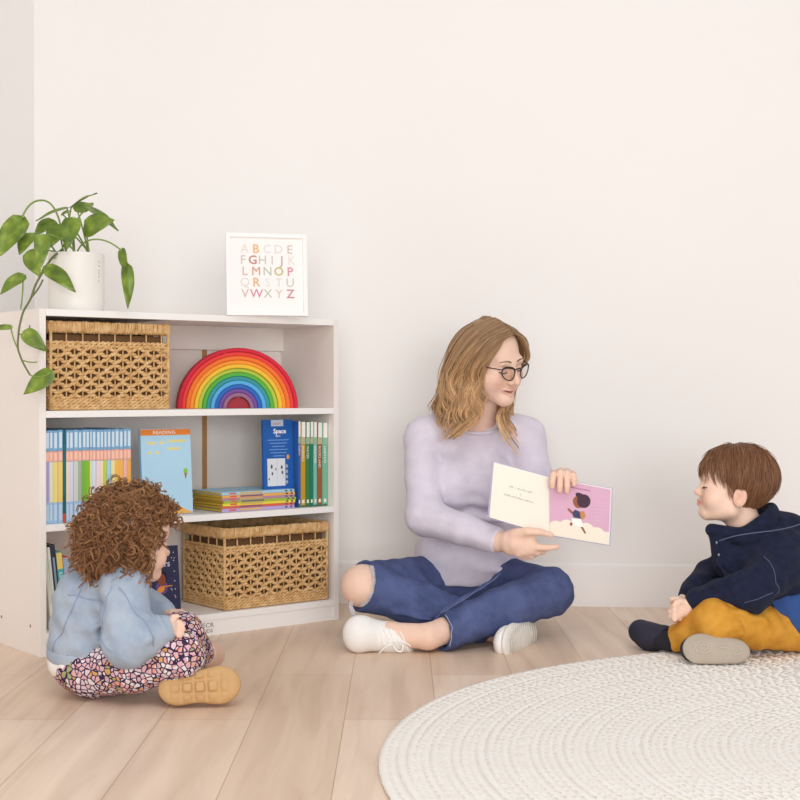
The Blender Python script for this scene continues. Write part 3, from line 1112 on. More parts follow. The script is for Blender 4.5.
def rotm(f, u=(0, 0, 1)):
    """rows: right, forward, up for a forward direction f"""
    f = _a(f) / np.linalg.norm(f)
    r = np.cross(f, _a(u))
    r /= np.linalg.norm(r)
    return np.stack([r, f, np.cross(r, f)])


class Sdf:
    def __init__(self):
        self.ops = []
        self.disp = None
        self.dmax = 0.0

    def _add(self, fn, c, R, k, mode):
        self.ops.append((fn, _a(c), float(R), float(k), mode))
        return self

    def cap(self, a, b, ra, rb=None, k=0.01, mode='u'):
        rb = ra if rb is None else rb
        a, b = _a(a), _a(b)
        ba = b - a
        L2 = max(ba @ ba, 1e-12)

        def fn(p):
            t = np.clip(((p - a) @ ba) / L2, 0, 1)
            return np.linalg.norm(p - a - t[:, None] * ba, axis=1) - (ra + (rb - ra) * t)
        return self._add(fn, (a + b) / 2, math.sqrt(L2) / 2 + max(ra, rb), k, mode)

    def chain(self, pts, rs, k=0.006, k0=None, mode='u'):
        for i in range(len(pts) - 1):
            self.cap(pts[i], pts[i + 1], rs[i], rs[i + 1], k0 if (i == 0 and k0 is not None) else k, mode)
        return self

    def ecap(self, a, b, ra, rb, flat, axis, k=0.01, mode='u'):
        """capsule flattened by the factor flat (<1) along axis"""
        rb = ra if rb is None else rb
        a, b, ax = _a(a), _a(b), _a(axis) / np.linalg.norm(axis)
        s = 1.0 / flat - 1.0

        def st(p):
            return p + (p @ ax)[..., None] * ax * s
        a2, b2 = st(a), st(b)
        ba = b2 - a2
        L2 = max(ba @ ba, 1e-12)

        def fn(p):
            q = st(p)
            t = np.clip(((q - a2) @ ba) / L2, 0, 1)
            dv = q - a2 - t[:, None] * ba
            l = np.linalg.norm(dv, axis=1) + 1e-9
            rr = ra + (rb - ra) * t
            # true-length correction along the flattened direction
            g = np.linalg.norm(dv + (dv @ ax)[:, None] * ax * s, axis=1) / l
            return (l - rr) / np.maximum(g, 1.0)
        return self._add(fn, (a + b) / 2, np.linalg.norm(b - a) / 2 + max(ra, rb), k, mode)

    def ell(self, c, r, R=None, k=0.01, mode='u'):
        c, r = _a(c), _a(r)
        R = None if R is None else _a(R)

        def fn(p):
            q = p - c
            if R is not None:
                q = q @ R.T
            k0 = np.linalg.norm(q / r, axis=1)
            k1 = np.linalg.norm(q / (r * r), axis=1) + 1e-9
            return k0 * (k0 - 1.0) / k1
        return self._add(fn, c, r.max(), k, mode)

    def box(self, c, h, R=None, rd=0.005, k=0.005, mode='u'):
        c, h = _a(c), _a(h)
        R = None if R is None else _a(R)

        def fn(p):
            q = p - c
            if R is not None:
                q = q @ R.T
            q = np.abs(q) - (h - rd)
            return np.linalg.norm(np.maximum(q, 0), axis=1) + np.minimum(q.max(axis=1), 0) - rd
        return self._add(fn, c, np.linalg.norm(h), k, mode)

    def plane(self, pt, n, k=0.0, mode='i'):
        """keep the side the normal n points away from"""
        pt, n = _a(pt), _a(n) / np.linalg.norm(n)
        return self._add(lambda p: (p - pt) @ n, pt, 1e9, k, mode)

    def merge(self, other, k=0.01):
        """union with another complete field"""
        us = [o for o in other.ops if o[4] == 'u']
        lo = np.min([o[1] - o[2] for o in us], 0)
        hi = np.max([o[1] + o[2] for o in us], 0)
        return self._add(lambda p: other.eval(p), (lo + hi) / 2, np.linalg.norm(hi - lo) / 2, k, 'u')

    def eval(self, p, c=None, R=0.0):
        d = np.full(len(p), 1e3)
        for fn, oc, oR, k, mode in self.ops:
            if c is not None and oR < 1e8:
                if np.linalg.norm(oc - c) - oR > R + k + 0.02 and not (mode == 'u' and d[0] > 900):
                    continue
            e = fn(p)
            if mode == 'u':
                if k > 0:
                    h = np.maximum(k - np.abs(d - e), 0) / k
                    d = np.minimum(d, e) - h * h * k * 0.25
                else:
                    d = np.minimum(d, e)
            elif mode == 's':
                e = -e
                if k > 0:
                    h = np.maximum(k - np.abs(d - e), 0) / k
                    d = np.maximum(d, e) + h * h * k * 0.25
                else:
                    d = np.maximum(d, e)
            elif mode == 'i':
                if k > 0:
                    h = np.maximum(k - np.abs(d - e), 0) / k
                    d = np.maximum(d, e) + h * h * k * 0.25
                else:
                    d = np.maximum(d, e)
        if self.disp is not None:
            d = d + self.disp(p)
        return d

    def mesh(self, h, lo=None, hi=None, smooth=2):
        if lo is None:
            us = [o for o in self.ops if o[4] == 'u']
            lo = np.min([o[1] - o[2] for o in us], 0) - 0.015
            hi = np.max([o[1] + o[2] for o in us], 0) + 0.015
        lo, hi = _a(lo), _a(hi)
        B = 12
        nb = np.ceil((hi - lo) / (h * B)).astype(int)
        N = nb * B + 1
        D = np.empty(N, np.float32)
        g = np.stack(np.meshgrid(np.arange(B + 1), np.arange(B + 1), np.arange(B + 1), indexing='ij'), -1).reshape(-1, 3) * h
        half = h * B / 2
        Rb = half * math.sqrt(3)
        cc = np.stack(np.meshgrid(*[np.arange(x) for x in nb], indexing='ij'), -1).reshape(-1, 3)
        cen = lo + cc * (h * B) + half
        dc = self.eval(cen)
        for (bi, bj, bk), c, d0 in zip(cc, cen, dc):
            sl = (slice(bi * B, bi * B + B + 1), slice(bj * B, bj * B + B + 1), slice(bk * B, bk * B + B + 1))
            if abs(d0) > Rb * 1.5 + 0.02:
                D[sl] = d0
            else:
                D[sl] = self.eval(c - half + g, c, Rb).reshape(B + 1, B + 1, B + 1)
        V, Q = surface_nets(D, lo, h)
        if smooth and len(V):
            V = relax(V, Q, smooth)
        return V, Q


def surface_nets(D, lo, h):
    S = D < 0
    n = np.zeros(tuple(x - 1 for x in D.shape), np.uint8)
    for dx in (0, 1):
        for dy in (0, 1):
            for dz in (0, 1):
                n += S[dx:D.shape[0] - 1 + dx, dy:D.shape[1] - 1 + dy, dz:D.shape[2] - 1 + dz]
    mask = (n > 0) & (n < 8)
    ijk = np.argwhere(mask)
    cor = np.array([(x, y, z) for x in (0, 1) for y in (0, 1) for z in (0, 1)])
    vals = np.stack([D[ijk[:, 0] + c[0], ijk[:, 1] + c[1], ijk[:, 2] + c[2]] for c in cor], 1)
    acc = np.zeros((len(ijk), 3))
    cnt = np.zeros(len(ijk))
    for a in range(8):
        for b_ in range(a + 1, 8):
            if np.abs(cor[a] - cor[b_]).sum() != 1:
                continue
            va, vb = vals[:, a], vals[:, b_]
            m = (va < 0) != (vb < 0)
            t = np.where(m, va / np.where(m, va - vb, 1), 0)
            acc += np.where(m[:, None], cor[a] + t[:, None] * (cor[b_] - cor[a]), 0)
            cnt += m
    V = lo + (ijk + acc / cnt[:, None]) * h
    vid = np.full(mask.shape, -1, np.int32)
    vid[mask] = np.arange(len(ijk))
    Q = []
    for ax in range(3):
        sl0 = [slice(None)] * 3
        sl1 = [slice(None)] * 3
        sl0[ax] = slice(0, -1)
        sl1[ax] = slice(1, None)
        s0, s1 = S[tuple(sl0)], S[tuple(sl1)]
        e = np.argwhere(s0 != s1)
        o1, o2 = (ax + 1) % 3, (ax + 2) % 3
        ok = (e[:, o1] > 0) & (e[:, o2] > 0) & (e[:, o1] < D.shape[o1] - 1) & (e[:, o2] < D.shape[o2] - 1)
        e = e[ok]
        fl = s0[e[:, 0], e[:, 1], e[:, 2]]

        def vv(d1, d2):
            i = e.copy()
            i[:, o1] -= d1
            i[:, o2] -= d2
            return vid[i[:, 0], i[:, 1], i[:, 2]]
        q = np.stack([vv(1, 1), vv(0, 1), vv(0, 0), vv(1, 0)], 1)
        q[~fl] = q[~fl][:, ::-1]
        Q.append(q)
    return V, np.concatenate(Q)


def relax(V, Q, it):
    e = np.concatenate([Q[:, [0, 1]], Q[:, [1, 2]], Q[:, [2, 3]], Q[:, [3, 0]]])
    a, b_ = np.concatenate([e[:, 0], e[:, 1]]), np.concatenate([e[:, 1], e[:, 0]])
    deg = np.bincount(a, minlength=len(V)).astype(float)
    for i in range(it):
        f = 0.5 if i % 2 == 0 else -0.35
        m = np.stack([np.bincount(a, V[b_, k], len(V)) for k in range(3)], 1) / deg[:, None]
        V = V + f * (m - V)
    return V


def normals(sdf, V, e=0.001):
    g = np.stack([sdf.eval(V + np.eye(3)[k] * e) - sdf.eval(V - np.eye(3)[k] * e) for k in range(3)], 1)
    return g / (np.linalg.norm(g, axis=1, keepdims=True) + 1e-9)


def tinted(name, rough=0.5, sss=0.0, noise=0.04, spec=0.35, nscale=60):
    """material whose colour comes from the mesh's own tint attribute (lips, brows, nails ...)"""
    m, nt, b = new_mat(name)
    at = nd(nt, 'Attribute', attribute_name='tint')
    tc = nd(nt, 'TexCoord')
    nz = nd(nt, 'TexNoise')
    nz.inputs['Scale'].default_value = nscale
    nt.links.new(tc.outputs['Object'], nz.inputs['Vector'])
    rp = ramp(nt, [(0.2, (1 - noise, 1 - noise, 1 - noise, 1)), (0.8, (1 + noise, 1 + noise, 1 + noise, 1))])
    nt.links.new(nz.outputs['Fac'], rp.inputs[0])
    mx = nd(nt, 'Mix', data_type='RGBA', blend_type='MULTIPLY')
    mx.inputs[0].default_value = 1
    nt.links.new(at.outputs['Color'], mx.inputs[6])
    nt.links.new(rp.outputs[0], mx.inputs[7])
    nt.links.new(mx.outputs[2], b.inputs['Base Color'])
    setin(b, 'Roughness', rough)
    setin(b, 'Specular IOR Level', spec)
    if sss:
        setin(b, 'Subsurface Weight', sss)
        setin(b, 'Subsurface Radius', (0.010, 0.004, 0.002))
        setin(b, 'Subsurface Scale', 0.8)
    return m


def blend(col, mask, rgb):
    return col * (1 - mask[:, None]) + np.array(rgb[:3])[None] * mask[:, None]


def soft(d, w):
    """1 inside a distance field, fading to 0 over the width w"""
    return np.clip(0.5 - d / w, 0, 1)


class HeadFrame:
    """local head axes (right, forward, up) at centre C, scaled by s"""

    def __init__(self, C, f, up=(0, 0, 1), s=1.0):
        self.C = _a(C)
        self.R = rotm(f, up)
        self.s = s

    def __call__(self, x, y, z):
        return self.C + (x * self.R[0] + y * self.R[1] + z * self.R[2]) * self.s

    def loc(self, p):
        return ((p - self.C) @ self.R.T) / self.s


def head_sdf(S_, H, child=False, mouth_open=0.0):
    s, R = H.s, H.R
    E = lambda c, r, k=.012, mode='u': S_.ell(H(*c), _a(r) * s, R, k * s, mode)
    if not child:
        E((0, -.014, .034), (.074, .094, .084))
        E((0, .030, -.030), (.060, .061, .083), .03)
        for q in (-1, 1):
            S_.cap(H(q * .050, -.004, -.062), H(q * .012, .070, -.098), .020 * s, .016 * s, .022 * s)
            E((q * .038, .056, -.030), (.026, .026, .024), .02)
            E((q * .046, .034, -.052), (.026, .034, .034), .025)
        E((0, .072, -.099), (.020, .017, .015), .018)
        S_.cap(H(-.034, .078, .016), H(.034, .078, .016), .012 * s, None, .016 * s)
        for q in (-1, 1):
            E((q * .031, .094, -.004), (.017, .012, .011), .010, 's')
            E((q * .031, .073, -.006), (.0145, .0145, .0135), .004)
        S_.cap(H(0, .086, .008), H(0, .1125, -.036), .0078 * s, .0102 * s, .012 * s)
        for q in (-1, 1):
            E((q * .0115, .098, -.040), (.0085, .0095, .0075), .007)
        # mouth
        S_.chain([H(-.028, .074, -.064), H(-.008, .0930, -.0635), H(.008, .0930, -.0635), H(.028, .074, -.064)], [.003 * s, .0052 * s, .0052 * s, .003 * s], .003 * s, .006 * s)
        S_.chain([H(-.026, .075, -.067), H(0, .0910, -.0745 - mouth_open), H(.026, .075, -.067)], [.003 * s, .0056 * s, .003 * s], .003 * s, .006 * s)
        S_.chain([H(-.026, .081, -.0655), H(0, .097, -.0690 - mouth_open * .5), H(.026, .081, -.0655)], [.0012 * s, .0018 * s + mouth_open * .4, .0012 * s], .001 * s, .003 * s, 's')
        for q in (-1, 1):
            E((q * .0760, -.010, -.014), (.007, .017, .030), .006)
            E((q * .0830, -.006, -.010), (.006, .009, .017), .004, 's')
    else:
        E((0, -.012, .030), (.078, .096, .086))
        E((0, .030, -.034), (.062, .056, .072), .03)
        for q in (-1, 1):
            S_.cap(H(q * .048, .0, -.070), H(q * .014, .058, -.092), .022 * s, .018 * s, .026 * s)
            E((q * .038, .054, -.046), (.030, .028, .030), .02)
        E((0, .064, -.092), (.019, .016, .014), .018)
        E((0, .052, .030), (.060, .034, .045), .03)
        for q in (-1, 1):
            E((q * .032, .090, -.012), (.018, .012, .011), .012, 's')
            E((q * .032, .068, -.014), (.0155, .0155, .0145), .004)
        S_.cap(H(0, .076, -.012), H(0, .097, -.036), .0075 * s, .0098 * s, .014 * s)
        for q in (-1, 1):
            E((q * .0095, .088, -.040), (.0078, .0080, .0070), .007)
        S_.chain([H(-.018, .076, -.063), H(0, .0885, -.0605), H(.018, .076, -.063)], [.003 * s, .0060 * s, .003 * s], .003 * s, .008 * s)
        S_.chain([H(-.016, .075, -.066), H(0, .0860, -.0715), H(.016, .075, -.066)], [.003 * s, .0062 * s, .003 * s], .003 * s, .008 * s)
        S_.chain([H(-.017, .082, -.0650), H(0, .0935, -.0660), H(.017, .082, -.0650)], [.0012 * s, .0018 * s, .0012 * s], .001 * s, .003 * s, 's')
        for q in (-1, 1):
            E((q * .0790, -.016, -.030), (.0085, .020, .030), .006)
            E((q * .0870, -.013, -.024), (.0060, .012, .018), .004, 's')
            S_.cap(H(q * .0845, -.014, -.024), H(q * .0845, -.008, -.036), .003 * s, None, .003 * s)


def face_tint(col, V, H, lip, blush, brow=None, child=False):
    q = H.loc(V)
    x, y, z = q[:, 0], q[:, 1], q[:, 2]
    front = y > 0.05
    zl = -.066 if child else -.069
    wl = .018 if child else .026
    lipd = np.sqrt((x / wl) ** 2 + ((z - zl) / .0098) ** 2) - 1
    col = blend(col, np.where(front & (y > .066), soft(lipd, .5), 0) * (.85 if child else .6), lip)
    for s_ in (-1, 1):
        d = np.sqrt(((x - s_ * .042) / .030) ** 2 + ((z + .042) / .026) ** 2) - .7
        col = blend(col, np.where(front, soft(d, 1.0), 0) * .35, blush)
    d = np.sqrt((x / .016) ** 2 + ((z + .036) / .014) ** 2) - .6
    col = blend(col, np.where(y > .085, soft(d, 1.0), 0) * .30, blush)
    return col


def hand_fingers(S_, wrist, palm_c, fingers, thumb, r=0.0085, wr=0.024, k=0.006, palm_w=0.036, side=None, nrm=None):
    """palm as a flattened capsule fan, each finger its own bent chain"""
    wrist, palm_c = _a(wrist), _a(palm_c)
    S_.cap(wrist, palm_c, wr, wr * .75, .02)
    for f in fingers:
        f = [_a(x) for x in f]
        S_.ecap(wrist * .4 + palm_c * .6, f[0], wr * .62, r * 1.18, .75, nrm if nrm is not None else (0, 1, 0), .012)
        S_.chain(f, np.linspace(r * 1.06, r * .80, len(f)), .0015, .006)
    t = [_a(x) for x in thumb]
    S_.chain(t, np.linspace(r * 1.45, r * .9, len(t)), .004, .012)


# hair shader: colour varies strand by strand
def hair_mat(name, cols, rough=.42, spec=.35):
    m, nt, b = new_mat(name)
    g = nt.nodes.new('ShaderNodeNewGeometry')
    st = [(i / max(1, len(cols) - 1), lin(c)) for i, c in enumerate(cols)]
    rp = ramp(nt, st)
    nt.links.new(g.outputs['Random Per Island'], rp.inputs[0])
    at = nd(nt, 'Attribute', attribute_name='tint')
    mx = nd(nt, 'Mix', data_type='RGBA', blend_type='MULTIPLY')
    mx.inputs[0].default_value = 1
    nt.links.new(rp.outputs[0], mx.inputs[6])
    nt.links.new(at.outputs['Color'], mx.inputs[7])
    nt.links.new(mx.outputs[2], b.inputs['Base Color'])
    setin(b, 'Roughness', rough)
    setin(b, 'Specular IOR Level', spec)
    return m


def smooth_path(pts, n):
    """Catmull-Rom through pts, n samples"""
    p = np.asarray(pts, float)
    q = np.concatenate([[2 * p[0] - p[1]], p, [2 * p[-1] - p[-2]]])
    t = np.linspace(0, len(p) - 1 - 1e-6, n)
    i = t.astype(int)
    f = (t - i)[:, None]
    a, b_, c, d = q[i], q[i + 1], q[i + 2], q[i + 3]
    return .5 * ((2 * b_) + (c - a) * f + (2 * a - 5 * b_ + 4 * c - d) * f ** 2 + (3 * b_ - a - 3 * c + d) * f ** 3)


def wrinkle(p, dirs, seed=0):
    """sum of warped sine folds: list of (direction, wavelength, amplitude)"""
    o = np.zeros(len(p))
    for i, (d, wl, am) in enumerate(dirs):
        d = _a(d)
        ph = p @ d / np.linalg.norm(d) * (2 * PI / wl)
        wv = 1.6 * np.sin(p[:, 0] * 17 + i + seed) + 1.6 * np.sin(p[:, 1] * 15 + 2 * i + seed * 2) + 1.6 * np.sin(p[:, 2] * 19 + 3 * i)
        o += am * np.sin(ph + wv)
    return o


# fabrics
def fabric(name, hexa, hexb, scale=40, weave=900, bump=.35, rough=.85, sheen=.0, streak=None, extra=None):
    m, nt, b = new_mat(name)
    tc = nd(nt, 'TexCoord')
    nz = nd(nt, 'TexNoise')
    nz.inputs['Scale'].default_value = scale
    nz.inputs['Detail'].default_value = 6
    nz.inputs['Roughness'].default_value = .65
    nt.links.new(tc.outputs['Object'], nz.inputs['Vector'])
    rp = ramp(nt, [(0.33, hexa), (0.67, hexb)])
    nt.links.new(nz.outputs['Fac'], rp.inputs[0])
    nt.links.new(rp.outputs[0], b.inputs['Base Color'])
    n2 = nd(nt, 'TexNoise')
    n2.inputs['Scale'].default_value = weave
    n2.inputs['Detail'].default_value = 2
    if streak:
        mp = nt.nodes.new('ShaderNodeMapping')
        mp.inputs['Scale'].default_value = streak
        nt.links.new(tc.outputs['Object'], mp.inputs['Vector'])
        nt.links.new(mp.outputs[0], n2.inputs['Vector'])
    else:
        nt.links.new(tc.outputs['Object'], n2.inputs['Vector'])
    bp = nd(nt, 'Bump')
    bp.inputs['Strength'].default_value = bump
    bp.inputs['Distance'].default_value = .002
    nt.links.new(n2.outputs['Fac'], bp.inputs['Height'])
    nt.links.new(bp.outputs['Normal'], b.inputs['Normal'])
    setin(b, 'Roughness', rough)
    setin(b, 'Specular IOR Level', .15)
    if sheen:
        setin(b, 'Sheen Weight', sheen)
    return m


def on_surface(S_, pts_, off, n=30):
    q_ = smooth_path(pts_, n)
    for _ in range(6):
        d_ = S_.eval(q_)
        q_ = q_ - normals(S_, q_) * (d_ - off)[:, None]
    return q_


# ================================================================== woman reading, cross-legged
SKIN = np.array(lin('#f0ccb7')[:3])
LIP = lin('#cf8c80')
BLUSH = lin('#e2a08c')
m_skin = tinted('skin', .5, sss=.10, noise=.03, spec=.3)

W_ORG = (.20, 4.18, 0.0)
woman = thing('person', 'woman in a lilac sweater and ripped jeans sitting cross-legged, reading aloud from an open book', 'person', W_ORG)
HW = HeadFrame((.263, 4.026, .784), (.635, -.715, -.27), (-.10, -.10, 1.0), 1.0)

hipR, hipL = _a((.115, 4.17, .115)), _a((.285, 4.17, .115))
kneR, kneL = P(362, 586, 3.86), P(549, 592, 3.90)
nS = _a((.90, -.42, .06))
nS = nS / np.linalg.norm(nS)
fS = _a((-.42, -.90, -.02))
fS = fS / np.linalg.norm(fS)
cS = P(519, 638.5, 3.775)
ankR, ankL = cS - fS * .052 - nS * .048, P(428, 637, 3.705)
shR, shL = _a((.072, 4.135, .552)), _a((.372, 4.125, .552))
elR, elL = _a((.071, 4.00, .335)), _a((.402, 4.03, .352))
wrR, wrL = P(497, 541, 3.845), _a((.432, 3.885, .425))


def torso(S_, g):
    """trunk; g grows every radius"""
    E = lambda c, r, k=.03: S_.ell(c, _a(r) + g, None, k)
    E((.215, 4.150, .455), (.142, .094, .125))
    for x, y in ((.158, 4.075), (.278, 4.070)):
        E((x, y, .418), (.060, .058, .062), .035)
    E((.205, 4.175, .300), (.130, .100, .14), .05)
    E((.200, 4.140, .215), (.142, .110, .10), .05)
    E((.200, 4.180, .130), (.165, .128, .105), .05)
    S_.cap((.10, 4.140, .556), (.350, 4.132, .556), .046 + g, None, .03)
    for s_ in (shR, shL):
        S_.cap((.225, 4.128, .600), s_ + _a((0, 0, .012)), .036 + g, .040 + g, .035)


# --- body
B = Sdf()
torso(B, -.012)
B.chain([shR, elR, wrR], [.050, .040, .0265], .01, .03)
B.chain([shL, elL, wrL], [.050, .040, .0265], .01, .03)
B.cap((.226, 4.128, .565), (.250, 4.062, .705), .051, .047, .025)
for h_, k_, a_ in ((hipR, kneR, ankR), (hipL, kneL, ankL)):
    B.cap(h_, k_, .082, .055, .03)
    B.chain([k_, k_ * .62 + a_ * .38, a_], [.054, .050, .033], .01, .02)
# feet inside the shoes
toeL = P(352, 635, 3.70)
B.chain([ankL, ankL * .5 + toeL * .5 + _a((0, .014, .002)), toeL], [.034, .031, .026], .01, .012)
toeR = cS + fS * .060 - nS * .030
B.chain([ankR, cS - nS * .038, toeR], [.031, .028, .020], .01, .012)
head_sdf(B, HW, False, .0050)
# her right hand carries the book from below, thumb on the page
r_ = .0083
B.cap(wrR, P(515, 543, 3.80), .0265, .026, .02)
B.ecap(P(512, 540, 3.805), P(528, 539, 3.785), .027, .022, .62, (0, 1, .1), .014)
B.ecap(P(512, 547, 3.805), P(529, 548, 3.785), .024, .020, .62, (0, 1, .1), .012)
B.chain([P(515, 534, 3.79), P(528, 531.5, 3.768), P(540, 532, 3.766), P(551, 535, 3.768)], [.0145, .0115, .0092, .0074], .004, .012)
B.chain([P(528, 545, 3.785), P(540, 547.5, 3.782), P(549, 548, 3.784), P(557, 547, 3.788)], [.0112, .0095, .0086, .0072], .003, .008)
B.chain([P(527, 549, 3.785), P(537, 552.5, 3.795), P(543, 551.5, 3.812), P(546, 548, 3.828)], [.0110, .0093, .0085, .0072], .003, .008)
B.chain([P(523, 552, 3.788), P(531, 556, 3.800), P(536, 554, 3.818), P(537, 550, 3.832)], [.0105, .0090, .0080, .0068], .003, .008)
B.chain([P(519, 554, 3.795), P(525, 557.5, 3.806), P(529, 556, 3.822), P(530, 552, 3.835)], [.0098, .0080, .0072, .0062], .003, .008)
# her left hand hooks four fingers over the top edge of the book
B.cap(wrL, P(563, 484, 3.862), .0265, .024, .015)
fx = [(552.5, 486.5), (560, 490.8), (567.3, 491.5), (574.3, 484.5)]
kn = [(555, 477), (561, 475), (567, 475.5), (572.5, 478)]
for (tx, ty), (kx, ky) in zip(fx, kn):
    B.ecap(P(563, 484, 3.862), P(kx, ky + 3, 3.842), .019, .0105, .6, (0, 1, 0), .012)
    B.chain([P(kx, ky + 3, 3.842), P(kx, ky - 4.0, 3.814), P(kx * .45 + tx * .55, ky - 2.4, 3.774), P(tx, ty - 5, 3.766), P(tx, ty, 3.768)], [.0104, .0096, .0090, .0084, .0070], .0015, .006)
B.chain([P(556, 488, 3.862), P(548, 489, 3.845), P(543, 490, 3.826)], [.0135, .0105, .008], .004, .012)

V, Q = B.mesh(.0026, smooth=2)
col = np.repeat(SKIN[None], len(V), 0)
col = face_tint(col, V, HW, LIP, BLUSH)
_q = HW.loc(V)
_m = np.sqrt((_q[:, 0] / .0215) ** 2 + ((_q[:, 2] + .0700 - _q[:, 0] ** 2 * 9) / .0026) ** 2) - 1
col = blend(col, np.where(_q[:, 1] > .07, soft(_m, .35), 0) * .9, lin('#6e3a36'))
body = mesh_from_arrays('body', V, Q, m_skin, woman, W_ORG, col)

# --- sweater
m_sweat = fabric('lilac_knit', '#d9d1df', '#e3dce8', 25, 700, .30, .95, .15, streak=(1, 1, .35))
SWT = Sdf()
torso(SWT, .010)
SWT.chain([shR, shR * .5 + elR * .5, elR], [.060, .056, .053], .012, .02)
SWT.chain([elR, elR * .45 + wrR * .55, wrR], [.053, .045, .036], .012, .02)
SWT.chain([shL, shL * .5 + elL * .5, elL], [.060, .055, .050], .012, .02)
SWT.chain([elL, elL * .4 + wrL * .6, wrL * .9 + P(563, 484, 3.862) * .1], [.050, .042, .035], .012, .02)
# soft folds: under the bust, at the elbow and the armpit
for a, b__, r0, r1 in (((.10, 4.045, .385), (.26, 4.035, .372), .006, .010), ((.13, 4.055, .335), (.30, 4.045, .318), .006, .008), ((.10, 4.06, .30), (.27, 4.045, .25), .008, .006),
                       ((.115, 4.07, .50), (.145, 4.06, .44), .008, .006), ((.12, 4.055, .20), (.30, 4.03, .175), .008, .008)):
    SWT.cap(a, b__, r0, r1, .02)
for a, b__, r0 in (((.12, 4.003, .360), (.30, 3.998, .348), .006),):
    SWT.cap(a, b__, r0, None, .02, 's')
SWT.plane((.2, 4.05, .128), (0, .10, -1), .006)
SWT.cap((.231, 4.114, .612), (.248, 4.07, .72), .056, .066, .005, 's')
SWT.plane(wrR + (wrR - elR) / np.linalg.norm(wrR - elR) * .008, wrR - elR, .004)
SWT.disp = lambda p: wrinkle(p, [((.3, .2, 1), .055, .0011), ((1, .3, -.6), .075, .0010)], 1)
V, Q = SWT.mesh(.0042, smooth=2)
swt = mesh_from_arrays('sweater', V, Q, m_sweat, woman, W_ORG)
# ribbed neckband
mb = MB()
c0 = _a((.231, 4.106, .592))
pts = []
for i in range(49):
    a = 2 * PI * i / 48
    pts.append(c0 + _a((math.cos(a) * .0625, math.sin(a) * .0625, .020 * math.sin(a))))
mb.tube(pts, .0052, 8, cap=False)
mb.build('neckband', m_sweat, swt, smooth=True, origin=W_ORG)

# --- jeans
m_jean = fabric('blue_denim', '#465078', '#5c6894', 14, 1100, .45, .85, 0, streak=(1, 1, 1))
m_stitch = plain('#aab4cf', .8)
J = Sdf()
J.ell((.200, 4.180, .112), (.172, .130, .108), None, .03)
for h_, k_ in ((hipR, kneR), (hipL, kneL)):
    J.cap(h_, k_, .090, .066, .035)
# shins: the right one passes behind, the left one in front with its hem above the ankle
J.chain([kneR, kneR * .6 + ankR * .4, ankR * .8 + kneR * .2], [.064, .060, .050], .012, .025)
Jl = Sdf()
hemL = ankL * .93 + kneL * .07 + _a((.012, 0, .002))
Jl.chain([kneL, kneL * .55 + hemL * .45, hemL], [.066, .060, .050], .012, .025)
dsh = (hemL - kneL) / np.linalg.norm(hemL - kneL)
Jl.plane(hemL, dsh + _a((-.0, 0, .25)), .003)
Jl.cap(hemL + dsh * .03, hemL - dsh * .05, .040, None, .004, 's')
# torn knee
J.ell(kneR + _a((-.052, -.022, .024)), (.080, .105, .100), rotm((.5, -.6, 0)), .004, 's')
J.merge(Jl, .022)
# seams and creases
for a, b__, r0 in ((P(500, 575, 3.86), P(440, 612, 3.70), .004), (P(420, 578, 3.98), P(455, 600, 3.92), .006),
                   (P(385, 575, 3.86), P(430, 598, 3.86), .005), (P(395, 612, 3.80), P(430, 620, 3.78), .005)):
    J.cap(a, b__, r0, None, .016)
J.disp = lambda p: wrinkle(p, [((1, .2, .7), .05, .0012), ((-.5, .3, 1), .034, .0008)], 5)
V, Q = J.mesh(.0042, smooth=2)
jn = mesh_from_arrays('jeans', V, Q, m_jean, woman, W_ORG)
# frayed threads round the torn knee and the hem stitching
mb = MB()
rs = np.random.default_rng(3)
edge_ = smooth_path([P(368, 561, 3.80), P(373.5, 567, 3.795), P(375.5, 581, 3.79), P(372, 594, 3.79), P(366, 603, 3.79), P(354, 607.5, 3.80)], 90)
edge_ = on_surface(J, edge_[::6], .0008, 90)
for i in range(120):
    a = edge_[rs.integers(0, 90)] + rs.normal(0, .0012, 3)
    d = _a((-rs.uniform(.003, .012), -.001 - rs.uniform(0, .003), rs.normal(0, .004)))
    mb.tube([a, a + d * .5 + _a((0, -.0015, 0)), a + d], [.0006, .0005, .0003], 4)
for i in range(5):
    a = P(350 + i * 1.2, 598, 3.83)
    mb.tube([a, P(349 + i * .8, 606, 3.815), P(352 + i, 616, 3.80)], .0008, 4)
mb.build('frayed_threads', plain('#dfe3ee', .9), jn, smooth=True, origin=W_ORG)

# --- shoes
m_shoe = plain('#f3f0ec', .6, spec=.25, noise=.02, nscale=60)
m_sole = plain('#e8e3dc', .7, noise=.04, nscale=80)
m_lace = plain('#faf8f4', .8)
# her left shoe: lies on its outer side, laces towards the camera
sh = Sdf()
toe = P(357, 634.5, 3.70)
sh.ell(toe, (.038, .036, .047), None, .02)
sh.cap(P(364, 634, 3.71), P(392, 639, 3.735), .046, .037, .02)
sh.cap(P(392, 637.5, 3.718), P(409, 638.5, 3.722), .0395, .0385, .02)
sh.plane(P(408, 637, 3.70), (1, -.35, .15), .006)
shL_ = sh
V, Q = sh.mesh(.003)
s1 = mesh_from_arrays('shoe', V, Q, m_shoe, woman, W_ORG)
sl = Sdf()
